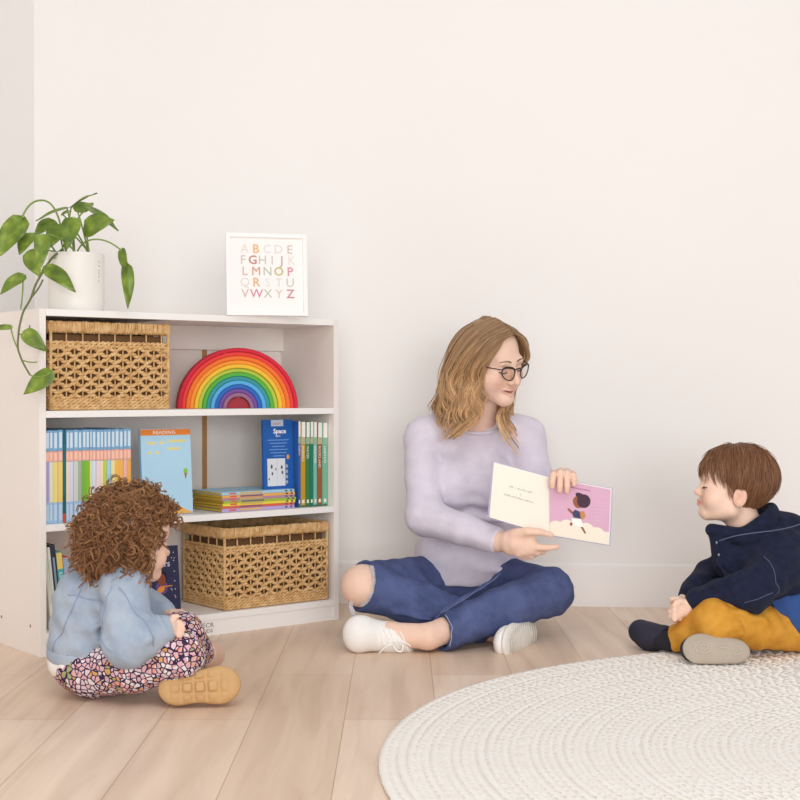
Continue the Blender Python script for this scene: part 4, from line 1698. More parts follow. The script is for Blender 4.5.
# the sole is the band on the shoe's far underside
sl.ell(toe + _a((0, .022, -.004)), (.039, .020, .046), None, .012)
sl.cap(P(364, 635, 3.735), P(412, 642, 3.785), .042, .034, .012)
V, Q = sl.mesh(.0034)
mesh_from_arrays('sole', V, Q, m_sole, s1, W_ORG)
mb = MB()
for i in range(5):
    x = 380 + i * 5.6
    mb.tube(on_surface(sh, [P(x - 2, 629 + i * .4, 3.68), P(x + 1, 635 + i * .3, 3.67), P(x + 2, 641, 3.67), P(x + 4, 647, 3.68)], .0012, 14), .0021, 6)
mb.tube(bez(P(392, 645, 3.676), P(385, 647, 3.672), P(381, 650, 3.676), P(378, 656, 3.69)), .0021, 6)
mb.tube(bez(P(393, 645, 3.676), P(396, 655, 3.668), P(406, 654, 3.67), P(402, 645, 3.675)), .0022, 6)
mb.tube(bez(P(394, 643, 3.676), P(400, 640, 3.67), P(406, 642, 3.667), P(411, 647, 3.672)), .0021, 6)
mb.build('laces', m_lace, s1, smooth=True, origin=W_ORG)
# her right shoe: on its outer edge under the left thigh, ribbed sole turned to the right
RS = rotm(fS, nS)            # rows: right, forward (toe), up = sole normal
sh = Sdf()
sh.ell(cS - nS * .015 + fS * .052, (.043, .064, .030), RS, .02)
sh.ell(cS - nS * .024 - fS * .045, (.036, .060, .042), RS, .03)
sh.cap(cS - nS * .04 - fS * .03, cS - nS * .075 - fS * .06, .036, .036, .02)
V, Q = sh.mesh(.0032)
s2 = mesh_from_arrays('shoe', V, Q, m_shoe, woman, W_ORG)
sl = Sdf()
sl.ell(cS + fS * .050, (.049, .072, .016), RS, .01)
sl.ell(cS - fS * .045, (.039, .066, .016), RS, .03)
V, Q = sl.mesh(.0028)
so = mesh_from_arrays('sole', V, Q, m_sole, s2, W_ORG)
mb = MB()
rS = RS[0]
for i in range(13):
    t = -.09 + i * .016
    wd_ = .040 * math.sqrt(max(.05, 1 - ((t - .0) / .115) ** 2))
    p = cS + fS * t + nS * .0168
    mb.tube([p - rS * wd_ - nS * .002, p - fS * .004, p + rS * wd_ - nS * .002], .0026, 5)
mb.build('tread', plain('#cfc9c0', .8), so, smooth=True, origin=W_ORG)

# --- face details
m_brow = plain('#7d5a40', .8)
m_dark = plain('#33241e', .6)
for q_ in (1, -1):
    mb = MB()
    mb.tube(on_surface(B, [HW(q_ * .013, .0935, .0190), HW(q_ * .028, .0935, .0245), HW(q_ * .048, .0815, .0195)], .0002, 10), np.linspace(.0024, .0012, 10), 6)
    mb.build('eyebrow', m_brow, woman, smooth=True, origin=W_ORG)
    mb = MB()
    mb.tube(on_surface(B, [HW(q_ * .017, .0875, -.0095), HW(q_ * .025, .0895, -.0130), HW(q_ * .034, .0890, -.0135), HW(q_ * .047, .0815, -.0085)], .0003, 16), .0013, 6)
    for i in range(9):
        x = .020 + .0029 * i
        y = .0885 - ((x - .031) / .013) ** 2 * .006
        p0 = on_surface(B, [HW(q_ * x, y, -.0128), HW(q_ * x, y, -.0129), HW(q_ * x, y, -.0130)], .0003, 3)[1]
        mb.tube([p0, p0 + HW.R[1] * .004 - HW.R[2] * .002 + HW.R[0] * q_ * .001], [.0006, .0003], 4)
    mb.build('eyelashes', m_dark, woman, smooth=True, origin=W_ORG)

# --- spectacles
m_spec = plain('#2c1b17', .3, spec=.5)
sp = MB()
lens = MB()
for q_ in (1, -1):
    ring = []
    for i in range(33):
        a = 2 * PI * i / 32
        ca, sa_ = math.cos(a), math.sin(a)
        ex = (.0205 - .004 * max(0, -sa_)) * np.sign(ca) * abs(ca) ** .75
        ez = .0170 * np.sign(sa_) * abs(sa_) ** .75 - (.004 * (1 - ca * q_) * (1 if sa_ < 0 else .2)) * abs(sa_)
        ring.append(HW(q_ * .032 + ex, .1115 - abs(q_ * .032 + ex) ** 2 * 4.2, -.006 + ez + .002 * (ca * q_)))
    sp.tube(ring, [.0017 + .0016 * max(0, math.sin(2 * PI * i / 32)) for i in range(33)], 8, cap=False)
    cen = HW(q_ * .032, .1075, -.006)
    lens.add([cen] + ring[:-1], [[0, 1 + k, 1 + (k + 1) % 32] for k in range(32)])
    sp.tube(bez(HW(q_ * .052, .1005, .004), HW(q_ * .064, .090, .006), HW(q_ * .078, .05, .002), HW(q_ * .083, .005, .002)), .0017, 6)
sp.tube(bez(HW(.0115, .112, .003), HW(.005, .117, .007), HW(-.005, .117, .007), HW(-.0115, .112, .003)), .0021, 8)
spo = sp.build('spectacles', m_spec, woman, smooth=True, origin=W_ORG)
mb = MB()
mb.tube(on_surface(J, [P(500, 577, 3.84), P(470, 597, 3.76), P(448, 610, 3.70), P(439, 617, 3.69)], .0006), .0012, 6)
mb.build('inseam', plain('#7682ab', .9), jn, smooth=True, origin=W_ORG)
mb = MB()
mb.tube(on_surface(J, [P(437, 618, 3.66), P(441, 628, 3.64), P(446, 640, 3.65), P(451, 648, 3.68)], .0008), .0011, 6)
mb.build('hem_stitching', m_stitch, jn, smooth=True, origin=W_ORG)
m_lens, nt, b = new_mat('lens')
for l in list(nt.links):
    nt.links.remove(l)
tr = nt.nodes.new('ShaderNodeBsdfTransparent')
tr.inputs[0].default_value = (.90, .86, .83, 1)
gl = nt.nodes.new('ShaderNodeBsdfGlossy')
gl.inputs['Roughness'].default_value = .05
ms_ = nt.nodes.new('ShaderNodeMixShader')
ms_.inputs[0].default_value = .07
nt.links.new(tr.outputs[0], ms_.inputs[1])
nt.links.new(gl.outputs[0], ms_.inputs[2])
nt.links.new(ms_.outputs[0], nt.nodes['Material Output'].inputs[0])
lens.build('lens', m_lens, spo, smooth=True, origin=W_ORG)

# --- ring on her left hand
mb = MB()
c_ = P(573, 476.5, 3.785)
mb.tube([c_ + .0098 * (math.cos(a) * _a((1, .1, 0)) + math.sin(a) * _a((0, .8, .3))) for a in np.linspace(0, 2 * PI, 17)], .0013, 6, cap=False)
mb.build('finger_ring', plain('#c9a24a', .25, metal=1.0), woman, smooth=True, origin=W_ORG)

# --- hair
L_ = HW
G = [
    [L_(.002, .076, .094), L_(.046, .068, .076), L_(.076, .050, .020), L_(.082, .036, -.030), P(481, 398, 3.945), P(475, 418, 3.95), P(462, 438, 3.965)],
    [L_(.002, .062, .106), L_(.056, .050, .082), L_(.090, .026, .010), L_(.094, .016, -.050), P(466, 405, 3.955), P(464, 424, 3.965), P(447, 440, 3.975)],
    [L_(.002, .035, .118), L_(.062, .022, .085), L_(.098, -.010, .010), L_(.104, -.030, -.055), P(454, 400, 3.99), P(456, 420, 3.99), P(447, 436, 3.99)],
    [L_(.001, .000, .124), L_(.060, -.030, .088), L_(.094, -.055, .012), L_(.100, -.070, -.055), P(443, 396, 4.04), P(443, 415, 4.05), P(446, 430, 4.04)],
    [L_(.004, -.030, .122), L_(.045, -.080, .076), L_(.068, -.104, .010), L_(.072, -.112, -.06), P(438, 396, 4.09), P(436, 408, 4.11), P(441, 418, 4.11)],
    [L_(.000, -.050, .116), L_(.005, -.108, .060), L_(.005, -.124, .0), L_(.01, -.128, -.07), P(450, 398, 4.16), P(450, 410, 4.20), P(455, 418, 4.21)],
    [L_(-.002, -.030, .120), L_(-.055, -.070, .074), L_(-.080, -.090, .0), L_(-.082, -.092, -.07), L_(-.075, -.085, -.13), L_(-.070, -.07, -.17), L_(-.06, -.06, -.20)],
    [L_(-.002, .010, .122), L_(-.060, .0, .084), L_(-.094, -.02, .0), L_(-.086, -.03, -.06), P(506, 408, 4.13), P(512, 425, 4.10), P(517, 440, 4.07)],
    [L_(-.002, .050, .112), L_(-.055, .045, .082), L_(-.096, .026, .008), L_(-.084, .010, -.05), P(503, 406, 4.09), P(505, 422, 4.02), P(518, 446, 3.99)],
    [L_(-.002, .074, .096), L_(-.052, .066, .074), L_(-.093, .046, .008), L_(-.078, .026, -.035), P(503, 405, 4.06), P(499, 420, 3.99), P(513, 452, 3.965)],
]
NP = 30
GG = np.stack([smooth_path(g, NP) for g in G])
NLOCK, PER = 170, 42
NSTR = NLOCK * PER
rs = np.random.default_rng(11)
ul = (np.arange(NLOCK) + rs.uniform(-.5, .5, NLOCK)) / NLOCK * (len(G) - 1.002)
ul = np.clip(ul, 0, len(G) - 1.002)
i0 = ul.astype(int)
ft = (ul - i0)[:, None, None]
lp = GG[i0] * (1 - ft) + GG[i0 + 1] * ft
t = np.linspace(0, 1, NP)[None, :]
ln = rs.uniform(.80, 1.0, NLOCK)
idx = t * ln[:, None] * (NP - 1)
k0_ = np.minimum(idx.astype(int), NP - 2)
fr_ = (idx - k0_)[:, :, None]
ar = np.arange(NLOCK)[:, None]
lp = lp[ar, k0_] * (1 - fr_) + lp[ar, k0_ + 1] * fr_
cen = HW(0, -.005, .0)
out = lp - cen
out[:, :, 2] *= .4
out /= np.linalg.norm(out, axis=2, keepdims=True)
side = np.cross(out, _a((0, 0, 1)))
wav = np.clip((t - .36) / .4, 0, 1)
ph = rs.uniform(0, 2 * PI, NLOCK)[:, None] * .55 + ul[:, None] * .8
dep = rs.uniform(-.004, .007, NLOCK)[:, None]
lp = lp + out * (dep * np.clip(t * 3, .3, 1) + .012 * wav * np.sin(t * 17 + ph))[:, :, None] + side * (.017 * wav * np.sin(t * 15 + ph * 1.3 + 1))[:, :, None]
# single hairs gathered into each lock; the lock tapers to its tip
paths = np.repeat(lp, PER, 0)
out_ = np.repeat(out, PER, 0)
side_ = np.repeat(side, PER, 0)
oa = rs.normal(0, 1, NSTR)[:, None] * .0085
ob2 = rs.normal(0, 1, NSTR)[:, None] * .0028
shape = np.clip(t * 4, .25, 1) * (1 - .80 * np.clip((t - .42) / .58, 0, 1))
paths = paths + side_ * (oa * shape)[:, :, None] + out_ * (ob2 * shape)[:, :, None]
fly = (rs.random(NSTR) < .06)[:, None] * rs.normal(0, .010, NSTR)[:, None] * t ** 1.5
paths = paths + out_ * np.abs(fly)[:, :, None] + side_ * fly[:, :, None]
rad = .00095 * np.clip(1.15 - .7 * t ** 3, .3, 1) * np.ones((NSTR, 1))
Vh, Qh = strands(paths, rad, 4)
tt_ = np.repeat(np.broadcast_to(t, (NSTR, NP))[:, :, None], 4, 2).reshape(-1)
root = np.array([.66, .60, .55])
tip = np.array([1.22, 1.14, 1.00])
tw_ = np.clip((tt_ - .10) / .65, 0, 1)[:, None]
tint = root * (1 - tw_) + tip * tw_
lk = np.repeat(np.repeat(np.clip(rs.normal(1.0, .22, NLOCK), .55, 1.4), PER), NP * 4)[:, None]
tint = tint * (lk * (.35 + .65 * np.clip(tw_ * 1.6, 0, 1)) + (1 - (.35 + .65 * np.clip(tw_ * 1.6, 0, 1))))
# a close cap under the strands so that no scalp shows
cp = Sdf()
cp.ell(HW(0, -.018, .034), (.0755, .0930, .0845), HW.R, .01)
cp.cap(HW(.05, -.035, .0), HW(.055, -.055, -.085), .040, .035, .03)
cp.cap(HW(-.05, -.035, .0), HW(-.055, -.055, -.085), .040, .035, .03)
cp.plane(HW(0, .044, .06), HW.R[1] * 1.0 + HW.R[2] * -.75, .01)
cp.cap(HW(.0, -.065, -.01), HW(.0, -.080, -.10), .050, .042, .03)
cp.cap(HW(-.055, -.045, -.06), HW(-.045, -.050, -.150), .036, .026, .02)
cp.cap(HW(.05, -.045, -.04), HW(.05, -.060, -.140), .036, .026, .02)
Vc, Qc = cp.mesh(.005)
Vall = np.concatenate([Vh, Vc])
Qall = np.concatenate([Qh, Qc + len(Vh)])
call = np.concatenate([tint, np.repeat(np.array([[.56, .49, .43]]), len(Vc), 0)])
m_hairW = hair_mat('blonde_hair', ['#917053', '#b99674', '#a2815f', '#d3b590', '#ad8b68', '#dac09c'], .42, .4)
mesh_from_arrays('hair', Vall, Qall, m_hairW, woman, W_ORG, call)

# ================================================================== the open picture book
bookO = P(548, 506, 3.80)
ob_ = thing('open_book', 'open picture book with a pink illustrated page, held up by the woman', 'book', bookO)
cTL, cBL = P(494, 462.3, 3.772), P(489.6, 517.4, 3.772)
cST, cSB = P(548.5, 477, 3.800), P(549.5, 535.2, 3.800)
cTR, cBR = P(611.8, 489, 3.776), P(609.5, 545.3, 3.776)


def quadmap(bl, br_, tr_, tl):
    n_ = np.cross(br_ - bl, tl - bl)
    n_ = n_ / np.linalg.norm(n_)           # towards the camera

    def f(u_, v_, d=0.0):
        return (bl * (1 - u_) * (1 - v_) + br_ * u_ * (1 - v_) + tr_ * u_ * v_ + tl * (1 - u_) * v_) + n_ * d
    return f


LP = quadmap(cBL, cSB, cST, cTL)
RP = quadmap(cSB, cBR, cTR, cST)


def slab(mb, f, u0, u1, v0, v1, d0, d1, m=0, sag=0.0):
    n = 10
    top, bot = [], []
    for i in range(n + 1):
        uu = u0 + (u1 - u0) * i / n
        bump_ = sag * math.sin(PI * i / n)
        for vv_ in (v0, v1):
            top.append(f(uu, vv_, d1 + bump_))
            bot.append(f(uu, vv_, d0))
    k = len(top)
    F_ = []
    for i in range(n):
        a = 2 * i
        F_.append([a, a + 2, a + 3, a + 1])
        F_.append([k + a, k + a + 1, k + a + 3, k + a + 2])
        F_.append([a, k + a, k + a + 2, a + 2])
        F_.append([a + 1, a + 3, k + a + 3, k + a + 1])
    F_.append([0, 1, k + 1, k])
    F_.append([2 * n, k + 2 * n, k + 2 * n + 1, 2 * n + 1])
    mb.add(np.array(top + bot), F_, m)


m_cream = plain('#f8f3e6', .75)
m_cover = plain('#b9b2d6', .5)
m_pink = plain('#dcaec8', .6, noise=.05, nscale=18)
mb = MB()
slab(mb, LP, -.02, 1.0, -.02, 1.01, -.011, -.0088)
slab(mb, RP, 0.0, 1.02, -.02, 1.01, -.011, -.0088)
mb.build('cover', m_cover, ob_, origin=bookO)
mb = MB()
slab(mb, LP, 0.0, 1.0, 0, 1, -.0086, -.0012, 0, .001)
pgL = mb.build('left_page', m_cream, ob_, origin=bookO)
mb = MB()
slab(mb, RP, 0.0, 1.0, 0, 1, -.0086, -.0012, 0, .001)
pgR = mb.build('right_page', [m_cream], ob_, origin=bookO)


def patch(mb, f, pts, m, d):
    mb.add(np.array([f(u_, v_, d) for u_, v_ in pts]), [list(range(len(pts)))], m)


def pell(cx, cz, rx, rz, n=18, rot=0.0):
    return [(cx + rx * math.cos(a) * math.cos(rot) - rz * math.sin(a) * math.sin(rot), cz + rx * math.cos(a) * math.sin(rot) + rz * math.sin(a) * math.cos(rot)) for a in np.linspace(0, 2 * PI, n, endpoint=False)]


mb = MB()
cloud = [(.012, .012), (.985, .012), (.985, .21)]
xs_ = np.linspace(.985, .012, 40)
cloud += [(x_, .20 + .06 * math.sin(PI * x_) + .035 * abs(math.sin(x_ * 17)) + (.06 * (1 - abs(x_ - .45) * 2.2) if abs(x_ - .45) < .45 else 0)) for x_ in xs_]
sky = [(x_, z_ - .004) for x_, z_ in cloud[3:]][::-1] + [(.985, .985), (.012, .985)]
patch(mb, RP, sky, 0, .0004)
patch(mb, RP, cloud, 1, .0006)
# the child in the picture
patch(mb, RP, [(.30, .50), (.32, .53), (.43, .44), (.40, .41)], 2, .0010)
patch(mb, RP, [(.34, .27), (.40, .31), (.41, .25), (.35, .22)], 5, .0009)
patch(mb, RP, [(.50, .26), (.56, .24), (.615, .14), (.585, .13)], 2, .0008)
patch(mb, RP, [(.37, .36), (.53, .37), (.56, .24), (.39, .23)], 6, .0011)
patch(mb, RP, [(.385, .47), (.43, .52), (.50, .50), (.525, .38), (.40, .38)], 4, .0013)
patch(mb, RP, [(.50, .50), (.57, .52), (.60, .44), (.55, .36), (.52, .38)], 7, .0012)
patch(mb, RP, pell(.475, .66, .085, .105), 2, .0014)
patch(mb, RP, pell(.565, .695, .105, .125, rot=-.4), 3, .0016)
patch(mb, RP, pell(.505, .775, .075, .05, rot=-.3), 3, .0017)
# the line of words at the top and the pale swirls
for i in range(9):
    patch(mb, RP, [(.36 + i * .035, .885 + .004 * math.sin(i)), (.385 + i * .035, .885), (.385 + i * .035, .905), (.36 + i * .035, .905)], 8, .0008)
for i in range(6):
    z_ = .72 - .065 * i
    patch(mb, RP, [(.72, z_), (.80, z_ + .014), (.93, z_ + .006), (.80, z_ + .004)], 9, .0008)
mb.build('page_picture', [m_pink, plain('#f4ead9', .7), plain('#9a5b3c', .6), plain('#45263c', .6), plain('#3c4266', .6), plain('#b9483f', .6), plain('#fbf8f2', .6), plain('#c98a4e', .6), plain('#a8628c', .6), plain('#e8c1d5', .6)],
         pgR, origin=bookO)
mb = MB()
rs_ = random.Random(5)
for (v_, a, b__) in ((.635, .30, .70), (.47, .22, .74)):
    u_ = a
    while u_ < b__:
        w_ = rs_.uniform(.012, .03)
        h_ = rs_.uniform(.018, .034)
        patch(mb, LP, [(u_, v_), (u_ + w_, v_), (u_ + w_, v_ + h_), (u_, v_ + h_)], 0, .0006)
        u_ += w_ + (.010 if rs_.random() < .8 else .035)
patch(mb, LP, pell(.50, .56, .012, .012, 8), 0, .0006)
mb.build('page_words', plain('#cfc9bc', .8), pgL, origin=bookO)
# ================================================================== boy in profile
B_ORG = (.98, 3.70, 0.0)
boy = thing('person', 'small boy in navy fleece and mustard trousers sitting on the rug edge', 'person', B_ORG)
HB = HeadFrame((.881, 3.70, .447), (-.985, .09, .14), (0.12, 0, 1), .90)

sN, sF = _a((.985, 3.605, .250)), _a((.975, 3.800, .250))       # shoulders: near the camera, far
eN, eF = P(752, 592, 3.555), P(712, 580, 3.80)
wN, wF = P(697, 601, 3.590), P(689, 599, 3.680)
hN, hF = _a((1.040, 3.650, .068)), _a((1.040, 3.775, .068))
kN, kF = P(717, 621, 3.555), _a((.885, 3.870, .110))
aN, aF = P(675, 642, 3.665), _a((.865, 3.600, .048))

Bb = Sdf()
E = Bb.ell
E((.970, 3.703, .225), (.080, .098, .090), None, .03)
E((1.01, 3.705, .130), (.085, .100, .090), None, .04)
E((1.045, 3.710, .085), (.085, .100, .066), None, .04)
Bb.cap(sN, sF, .042, None, .03)
Bb.cap((.945, 3.703, .285), (.900, 3.701, .372), .043, .045, .02)
for a, b__, c in ((sN, eN, wN), (sF, eF, wF)):
    Bb.chain([a, b__, c], [.040, .034, .021], .01, .02)
for a, b__, c in ((hN, kN, aN), (hF, kF, aF)):
    Bb.chain([a, b__, c], [.044, .042, .026], .01, .02)
Bb.chain([aN, P(656, 638, 3.722), P(642, 634, 3.755)], [.024, .021, .016], .008, .01)
Bb.chain([aF, P(725, 650, 3.53), P(700, 650, 3.525)], [.025, .024, .020], .008, .01)
head_sdf(Bb, HB, True)
# folded hands, fingers of both hands curled together
Bb.cap(wN, P(687, 609, 3.600), .0205, .0205, .012)
Bb.ecap(P(688, 608, 3.600), P(680, 611, 3.607), .0215, .0180, .75, (0, 1, 0), .01)
fr_ = .0056
for i, (x, y) in enumerate(((672.5, 606), (671, 611), (671.5, 616), (674, 620))):
    Bb.chain([P(681, 606 + i * 3.2, 3.592), P(675, y - .5, 3.585), P(x - .5, y + .8, 3.598), P(x + 2, y + 1.5, 3.612)], [.0072, .0068, .0064, .0056], .0015, .005)
Bb.chain([P(687, 603, 3.588), P(681, 601.5, 3.584), P(676, 602.5, 3.588)], [.0085, .0070, .0058], .002, .008)
Bb.cap(wF, P(677, 606, 3.645), .0195, .019, .012)
for i, (x, y) in enumerate(((676, 617.5), (680, 619.5), (684.5, 620.5), (688.5, 620))):
    Bb.chain([P(674 + i * 3, 608, 3.628), P(672 + i * 4.0, 613, 3.606), P(x, y, 3.602)], [.0070, .0066, .0056], .0015, .005)
Bb.chain([P(674, 602, 3.632), P(673, 599.5, 3.61), P(678, 599, 3.598)], [.0080, .0068, .0056], .002, .008)
V, Q = Bb.mesh(.0023, smooth=2)
SKB = np.array(lin('#f2cfba')[:3])
col = np.repeat(SKB[None], len(V), 0)
col = face_tint(col, V, HB, lin('#d08a7e'), lin('#e59c88'), child=True)
q = HB.loc(V)
col = blend(col, np.where(np.abs(q[:, 0]) > .074, soft(np.sqrt(((q[:, 1] + .012) / .03) ** 2 + ((q[:, 2] + .03) / .05) ** 2) - .8, .8), 0) * .4, lin('#dd9480'))
mesh_from_arrays('body', V, Q, m_skin, boy, B_ORG, col)

# --- fleece
m_navy = fabric('navy_fleece', '#1c2034', '#262b42', 45, 900, .55, .95, .04)
m_blue = plain('#2f4f8a', .85, noise=.08, nscale=60, bump=.3, bscale=700)
m_pip = plain('#59607a', .8)
Jk = Sdf()
E = Jk.ell
E((.962, 3.703, .235), (.098, .116, .100), None, .03)
E((1.005, 3.705, .150), (.118, .122, .105), None, .04)
E((1.045, 3.710, .095), (.118, .126, .085), None, .04)
Jk.cap(sN + _a((-.01, .01, .0)), sF + _a((-.01, -.01, 0)), .056, None, .04)
for a, b__, c, s_ in ((sN, eN, wN, 1), (sF, eF, wF, -1)):
    Jk.chain([a, a * .5 + b__ * .5 + _a((0, 0, .004)), b__], [.057, .056, .052], .012, .03)
    Jk.chain([b__, b__ * .45 + c * .55, c * .97 + b__ * .03], [.052, .043, .033], .012, .02)
# hood lying on the shoulders
Jk.ell((1.035, 3.705, .325), (.070, .105, .045), rotm((-.9, 0, .35)), .03)
Jk.ell((1.00, 3.620, .300), (.050, .035, .035), None, .03)
for a, b__, r0 in ((P(735, 590, 3.515), P(768, 560, 3.545), .006), (P(715, 585, 3.54), P(745, 572, 3.545), .006), (P(705, 592, 3.555), P(722, 608, 3.55), .006), (P(745, 606, 3.52), P(775, 590, 3.52), .007),
                   (P(718, 565, 3.62), P(740, 590, 3.56), .006)):
    Jk.cap(a, b__, r0, None, .018)
Jk.ell((.905, 3.700, .245), (.055, .085, .070), None, .03)
Jk.cap(P(719, 538, 3.66), P(727, 566, 3.66), .026, .034, .03)
Jk.cap((.935, 3.703, .322), (.885, 3.701, .41), .049, .058, .006, 's')
Jk.plane((0, 0, .0135), (0, 0, -1), .004)
Jk.plane(wN + (wN - eN) / np.linalg.norm(wN - eN) * .004, wN - eN, .003) if False else None
Jk.disp = lambda p: wrinkle(p, [((1, .2, .8), .045, .0014), ((-.6, .3, 1), .065, .0016)], 9)
V, Q = Jk.mesh(.0036, smooth=2)
jk = mesh_from_arrays('fleece_jacket', V, Q, m_navy, boy, B_ORG)
# royal blue lower back panel
Pn = Sdf()
Pn.ell((1.010, 3.703, .148), (.1205, .1248, .108), None, .04)
Pn.ell((1.046, 3.710, .095), (.1205, .1285, .088), None, .04)
Pn.plane((1.03, 3.58, .172), (-.05, -.05, 1), .004)
Pn.plane((0, 0, .0135), (0, 0, -1), .004)
Pn.plane((.955, 3.60, .150), (-1, 0, -.62), .004)
Pn.disp = Jk.disp
V, Q = Pn.mesh(.0036, smooth=2)
mesh_from_arrays('lower_panel', V, Q, m_blue, jk, B_ORG)
# stand-up collar and the hood's edge piping
C_ = Sdf()
ring = []
for i in range(19):
    a = PI * 1.12 * (i / 18) - PI * .56
    ring.append(_a((.925 + .060 * math.cos(a) * 1.05, 3.702 + .064 * math.sin(a), .318 + .040 * math.cos(a))))
for i in range(18):
    C_.ecap(ring[i], ring[i + 1], .034 + .006 * math.cos((i / 18 - .5) * PI), None, .42, ring[i] - _a((.925, 3.702, ring[i][2])), .004)
C_.cap(ring[0] + _a((0, 0, .0)), P(712, 530, 3.655), .024, .017, .012)
C_.cap(ring[-1], P(714, 534, 3.72), .022, .016, .012)
V, Q = C_.mesh(.0030, smooth=2)
co_ = mesh_from_arrays('collar', V, Q, m_navy, jk, B_ORG)
mb = MB()
pp = [P(719, 541, 3.620), P(736, 536, 3.600), P(755, 533, 3.585), P(775, 530.5, 3.585), P(792, 527, 3.60), P(806, 522, 3.63)]
mb.tube(smooth_path(pp, 24), .0016, 6)
mb.build('piping', m_pip, jk, smooth=True, origin=B_ORG)
mb = MB()
mb.tube(on_surface(Jk, [P(752, 545, 3.53), P(766, 556, 3.53), P(774, 572, 3.53), P(775, 590, 3.53)], .0004), .0010, 5)
mb.tube(on_surface(Jk, [P(775, 590, 3.53), P(760, 598, 3.50), P(745, 604, 3.50)], .0004), .0009, 5)
mb.build('seam', m_pip, jk, smooth=True, origin=B_ORG)
mb = MB()
for x, y, Y in ((715.5, 543, 3.632), (719, 555, 3.63), (719.5, 567, 3.63)):
    c = on_surface(Jk, [P(x, y, Y), P(x, y + .5, Y), P(x, y + 1, Y)], .0, 5)[0]
    mb.ell(c, (.0022, .0045, .0045), nu=12, nv=8)
mb.build('snap', plain('#c9ccd4', .3, metal=.8), jk, smooth=True, origin=B_ORG)

# --- trousers
m_must = fabric('mustard_twill', '#c98a2e', '#dba043', 22, 900, .35, .85)
T = Sdf()
T.ell((1.045, 3.710, .070), (.090, .108, .060), None, .03)
T.chain([hN, hN * .5 + kN * .5, kN], [.052, .060, .058], .012, .03)
T.chain([hF, kF], [.052, .052], .012, .03)
aNc = aN * .92 + kN * .08
Tn = Sdf()
Tn.chain([kN, kN * .5 + aN * .5, aN], [.058, .048, .040], .012, .03)
dn = (aN - kN) / np.linalg.norm(aN - kN)
Tn.plane(aN + _a((.004, 0, 0)), dn + _a((-.6, 0, 0)), .003)
Tn.cap(aN + dn * .03, aN - dn * .025, .033, None, .004, 's')
T.merge(Tn, .02)
T.chain([kF, kF * .4 + aF * .6], [.054, .042], .012, .02)
for a, b__, r0 in ((P(722, 606, 3.51), P(742, 632, 3.51), .006), (P(700, 612, 3.55), P(722, 628, 3.51), .005), (P(735, 612, 3.51), P(765, 622, 3.54), .006)):
    T.cap(a, b__, r0, None, .018)
dn = (aN - kN) / np.linalg.norm(aN - kN)
T.disp = lambda p: wrinkle(p, [((1, .2, .7), .04, .0013), ((-.5, .3, 1), .03, .0009)], 2)
Tk = T
T.plane((0, 0, .0135), (0, 0, -1), .004)
V, Q = T.mesh(.0036, smooth=2)
mesh_from_arrays('trousers', V, Q, m_must, boy, B_ORG)

# --- shoes
m_dshoe = plain('#2b2a3c', .7, noise=.1, nscale=50, bump=.2, bscale=500)
m_rub = plain('#d8d2cb', .7)
m_dsole = plain('#b4a797', .75, noise=.14, nscale=35)
sh = Sdf()
sh.cap(P(664, 638, 3.703), P(650, 637, 3.736), .034, .034, .02)
sh.cap(P(650, 637, 3.735), P(641, 632, 3.765), .034, .033, .02)
sh.cap(P(666, 640, 3.69), P(676, 641, 3.66), .025, .030, .006, 's')
V, Q = sh.mesh(.0028)
s1 = mesh_from_arrays('shoe', V, Q, m_dshoe, boy, B_ORG)
sl = Sdf()
sl.ecap(P(662, 631.5, 3.735), P(637, 627, 3.790), .030, .027, .42, (.15, -.30, -1), .006)
V, Q = sl.mesh(.0026)
mesh_from_arrays('sole', V, Q, m_rub, s1, B_ORG)
mb = MB()
mb.tube(bez(P(636, 640, 3.735), P(641, 633, 3.712), P(648, 629, 3.71), P(656, 629, 3.70)), .0009, 5)
mb.tube(bez(P(655, 648, 3.69), P(653, 642, 3.682), P(653, 635, 3.688), P(657, 629, 3.70)), .0009, 5)
mb.build('seam', plain('#7b7888', .8), s1, smooth=True, origin=B_ORG)
# the other shoe: sole towards the camera
fB = _a((-1, .04, .05))
nB = _a((.04, -.96, .26))
fB = fB / np.linalg.norm(fB)
RB = rotm(fB, nB)
cB = P(717, 650.5, 3.505)
sh = Sdf()
sh.ell(cB - nB * .024 + fB * .040, (.036, .046, .030), RB, .02)
sh.ell(cB - nB * .026 - fB * .038, (.032, .044, .032), RB, .03)
sh.plane((0, 0, .0105), (0, 0, -1), .003)
V, Q = sh.mesh(.003)
s2 = mesh_from_arrays('shoe', V, Q, m_dshoe, boy, B_ORG)
sl = Sdf()
sl.ell(cB + fB * .035, (.040, .050, .013), RB, .01)
sl.ell(cB - fB * .036, (.033, .048, .013), RB, .035)
sl.plane((0, 0, .0105), (0, 0, -1), .003)
V, Q = sl.mesh(.0024)
so = mesh_from_arrays('sole', V, Q, m_dsole, s2, B_ORG)
mb = MB()
rB = RB[0]
for (u_, v_, a, b__, n_) in ((.036, .004, .020, .014, 20), (.036, .004, .010, .007, 14), (-.045, .0, .012, .010, 16), (-.012, .010, .012, .006, 16), (.062, .0, .010, .014, 16), (-.020, -.014, .009, .006, 16)):
    pts_ = [cB + fB * (u_ + a * math.cos(t_)) + rB * (v_ + b__ * math.sin(t_)) + nB * (.0125 - 9 * ((u_ + a * math.cos(t_)) ** 2 - u_ ** 2) * .1) for t_ in np.linspace(0, 2 * PI, n_ + 1)]
    mb.tube(on_surface(sl, pts_[::2], .0006, n_ * 2), .0016, 5, cap=False)
mb.build('tread', plain('#c6bbad', .75), so, smooth=True, origin=B_ORG)
